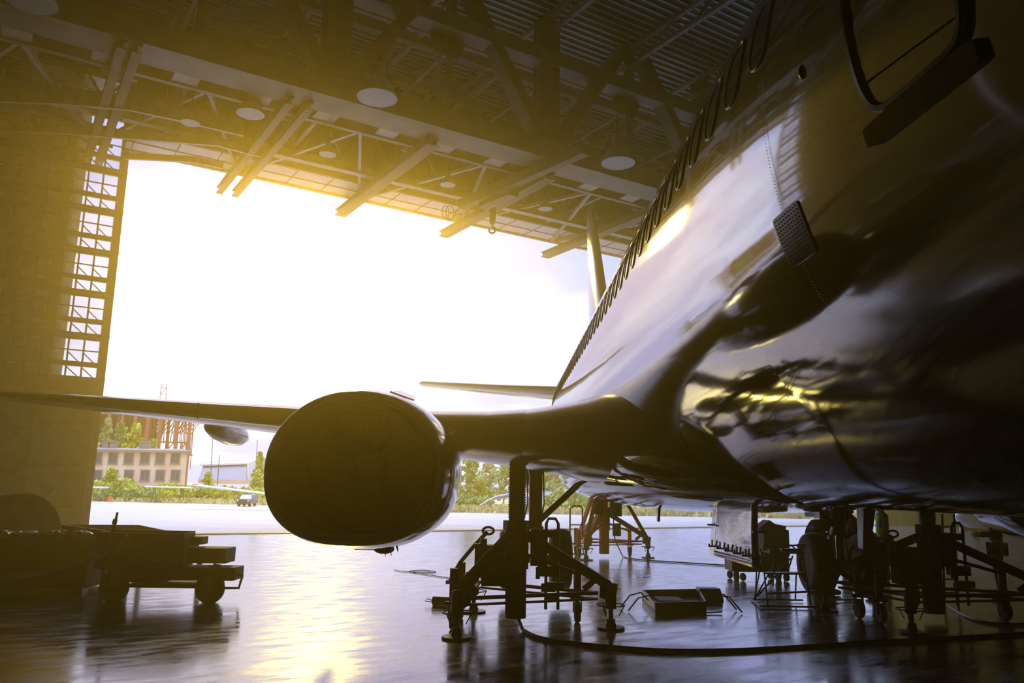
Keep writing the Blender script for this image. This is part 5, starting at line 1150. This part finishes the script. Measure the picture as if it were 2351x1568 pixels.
# ------------------------------------------------------------------ far right: white aircraft, booth building
t = thing('business_aircraft', 'white aircraft with a black nose patch parked at the far right behind the jack', 'airplane', (pY(2300,1190,42).x, 42, 0))
def qq(x, y): return pY(x, y, 42)
c = qq(2195,1187); hd = V((1,.45,0)).normalized(); rr = []
for s_, r_, dz in ((0,.03,0),(.15,.2,0),(.5,.42,.03),(1.1,.66,.1),(1.8,.85,.2),(2.6,.98,.3),(4,1.05,.35),(9,1.05,.35),(13,.4,.8)):
    n2 = V((-hd.y, hd.x, 0)); p = c+hd*s_+V((0,0,dz)); rr.append([p+n2*(r_*math.cos(a))+V((0,0,r_*math.sin(a))) for a in [x*2*PI/28 for x in range(28)]])
MB().loft(rr).build('fuselage', M['white'], t, smooth=60)
n2 = V((hd.y,-hd.x,0))
MB().prism([c+hd*1.0+n2*.66+V((0,0,-.45)), c+hd*2.0+n2*.92+V((0,0,-.5)), c+hd*2.0+n2*1.0+V((0,0,.2)), c+hd*1.5+n2*.92+V((0,0,.12))], n2*.03).build('nose_patch', M['blackm'], t, smooth=0)
MB().prism([c+hd*1.9+n2*.75+V((0,0,.75)), c+hd*2.4+n2*.85+V((0,0,.75)), c+hd*2.4+n2*.6+V((0,0,1.05)), c+hd*2.1+n2*.5+V((0,0,1.0))], n2*.1).build('cockpit_window', M['glassd'], t, smooth=0)
MB().tube(c+hd*1.7+V((0,0,-.5)), V(((c+hd*1.7).x,(c+hd*1.7).y,.2)), .07).lathe([(.03,-.08),(.17,-.08),(.2,0),(.17,.08),(.03,.08)], ((c+hd*1.7).x,(c+hd*1.7).y,.2), n2, 16).build('nose_wheel', M['blackm'], t)
MB().tube(c+hd*8+V((0,0,-.3)), V(((c+hd*8).x,(c+hd*8).y,0)), .1).build('main_leg', M['blackm'], t)
Y = 118; p = pY(2053,1180,Y)
t = thing('building', 'white and red hut on the grass seen at the far right beside the door leaf', 'building', (p.x, Y, 0))
MB().box((p.x-1, Y+3, 1.7), (7,6,3.8)).build('walls', M['white'], t, smooth=0); MB().box((p.x+1.4, Y-.1, 1.3), (.8,.2,2.6)).build('door_panel', M['redp'], t, smooth=0)
p = pz(2038, 1188, -.03)
# ------------------------------------------------------------------ sky
w = bpy.data.worlds.new('sky'); SC.world = w; w.use_nodes = True; nt = w.node_tree; L = nt.links.new; N = nt.nodes.new
bg = nt.nodes['Background']
tc = N('ShaderNodeTexCoord'); sep = N('ShaderNodeSeparateXYZ'); L(tc.outputs['Generated'], sep.inputs[0])
# project on to a cloud layer
zz = N('ShaderNodeMath'); zz.operation = 'ADD'; zz.inputs[1].default_value = .22; L(sep.outputs['Z'], zz.inputs[0])
zm = N('ShaderNodeMath'); zm.operation = 'MAXIMUM'; zm.inputs[1].default_value = .03; L(zz.outputs[0], zm.inputs[0])
dx = N('ShaderNodeMath'); dx.operation = 'DIVIDE'; L(sep.outputs['X'], dx.inputs[0]); L(zm.outputs[0], dx.inputs[1])
dy = N('ShaderNodeMath'); dy.operation = 'DIVIDE'; L(sep.outputs['Y'], dy.inputs[0]); L(zm.outputs[0], dy.inputs[1])
cb_ = N('ShaderNodeCombineXYZ'); L(dx.outputs[0], cb_.inputs[0]); L(dy.outputs[0], cb_.inputs[1]); L(sep.outputs['Z'], cb_.inputs[2])
n = N('ShaderNodeTexNoise'); n.inputs['Scale'].default_value = 1.15; n.inputs['Detail'].default_value = 9; n.inputs['Roughness'].default_value = .52; L(cb_.outputs[0], n.inputs['Vector'])
r = N('ShaderNodeValToRGB'); r.color_ramp.elements[0].position = .45; r.color_ramp.elements[1].position = .56; L(n.outputs['Fac'], r.inputs[0])
n3 = N('ShaderNodeTexNoise'); n3.inputs['Scale'].default_value = 3.2; n3.inputs['Detail'].default_value = 6; L(cb_.outputs[0], n3.inputs['Vector'])
cr = N('ShaderNodeValToRGB'); cr.color_ramp.elements[0].position = .35; cr.color_ramp.elements[1].position = .65; cr.color_ramp.elements[0].color = (.74,.70,.77,1); cr.color_ramp.elements[1].color = (1.05,1.02,1.04,1); L(n3.outputs['Fac'], cr.inputs[0])
blue = N('ShaderNodeValToRGB'); blue.color_ramp.elements[0].position = .0; blue.color_ramp.elements[1].position = .6
blue.color_ramp.elements[0].color = (.56,.55,.76,1); blue.color_ramp.elements[1].color = (.30,.48,.80,1); L(sep.outputs['Z'], blue.inputs[0])
mx = N('ShaderNodeMix'); mx.data_type = 'RGBA'; L(r.outputs[0], mx.inputs[0]); L(blue.outputs[0], mx.inputs[6]); L(cr.outputs[0], mx.inputs[7])
# brighter veil round the sun
SUN = ray(775, 522).normalized()
dp = N('ShaderNodeVectorMath'); dp.operation = 'DOT_PRODUCT'; L(tc.outputs['Generated'], dp.inputs[0]); dp.inputs[1].default_value = SUN
mr = N('ShaderNodeMapRange'); mr.inputs[1].default_value = .86; mr.inputs[2].default_value = 1.0; mr.inputs[3].default_value = 0; mr.inputs[4].default_value = 1; L(dp.outputs['Value'], mr.inputs[0])
pw = N('ShaderNodeMath'); pw.operation = 'POWER'; pw.inputs[1].default_value = 2; L(mr.outputs[0], pw.inputs[0])
gl = N('ShaderNodeMix'); gl.data_type = 'RGBA'; gl.blend_type = 'ADD'; L(pw.outputs[0], gl.inputs[0]); L(mx.outputs[2], gl.inputs[6]); gl.inputs[7].default_value = (.2,.14,.16,1)
hi = N('ShaderNodeMapRange'); hi.inputs[1].default_value = .52; hi.inputs[2].default_value = .85; hi.inputs[3].default_value = 1; hi.inputs[4].default_value = 3.6; L(sep.outputs['Z'], hi.inputs[0])  # upper sky out of view brightened, added to light the ground outside
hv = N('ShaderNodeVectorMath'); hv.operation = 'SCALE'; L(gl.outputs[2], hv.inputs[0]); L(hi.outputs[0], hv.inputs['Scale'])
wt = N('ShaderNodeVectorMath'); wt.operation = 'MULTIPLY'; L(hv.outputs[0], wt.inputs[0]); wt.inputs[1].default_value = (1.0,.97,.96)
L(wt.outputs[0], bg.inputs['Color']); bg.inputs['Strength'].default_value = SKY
# ------------------------------------------------------------------ golden sun lamp, aimed in through the door to imitate a flare in the haze
sd = bpy.data.lights.new('sun', 'SUN'); sd.energy = SUNE; sd.color = (1, .66, .09); sd.angle = math.radians(3)
so_ = bpy.data.objects.new('sun', sd); COL.objects.link(so_); so_.rotation_euler = SUN.to_track_quat('Z', 'Y').to_euler(); so_.location = SUN*200
# ------------------------------------------------------------------ golden glow haze added inside the hangar to imitate a flare
if HAZE > 0:
    hm = bpy.data.materials.new('golden glow haze'); hm.use_nodes = True; nt = hm.node_tree
    for q_ in list(nt.nodes): nt.nodes.remove(q_)
    o_ = nt.nodes.new('ShaderNodeOutputMaterial'); vs_ = nt.nodes.new('ShaderNodeVolumeScatter')
    vs_.inputs['Color'].default_value = (1, .72, .13, 1); vs_.inputs['Density'].default_value = HAZE; vs_.inputs['Anisotropy'].default_value = ANI
    nt.links.new(vs_.outputs[0], o_.inputs['Volume'])
    hz = MB().wbox(-29.9, 74.9, -.05, 45, .002, 19.4).build('haze', hm, smooth=0)
    tag(hz, 'thin golden haze added in the hangar air to imitate a flare around the sun', 'haze', kind='stuff')
for o in bpy.data.objects:
    if '_m' in o.keys(): del o['_m']
vs = SC.view_settings; vs.view_transform = 'Standard'; vs.look = 'None'; vs.gamma = 1; vs.use_curve_mapping = False; vs.exposure = EXPO
SC.cycles.max_bounces = 8; SC.cycles.diffuse_bounces = 3; SC.cycles.glossy_bounces = 4
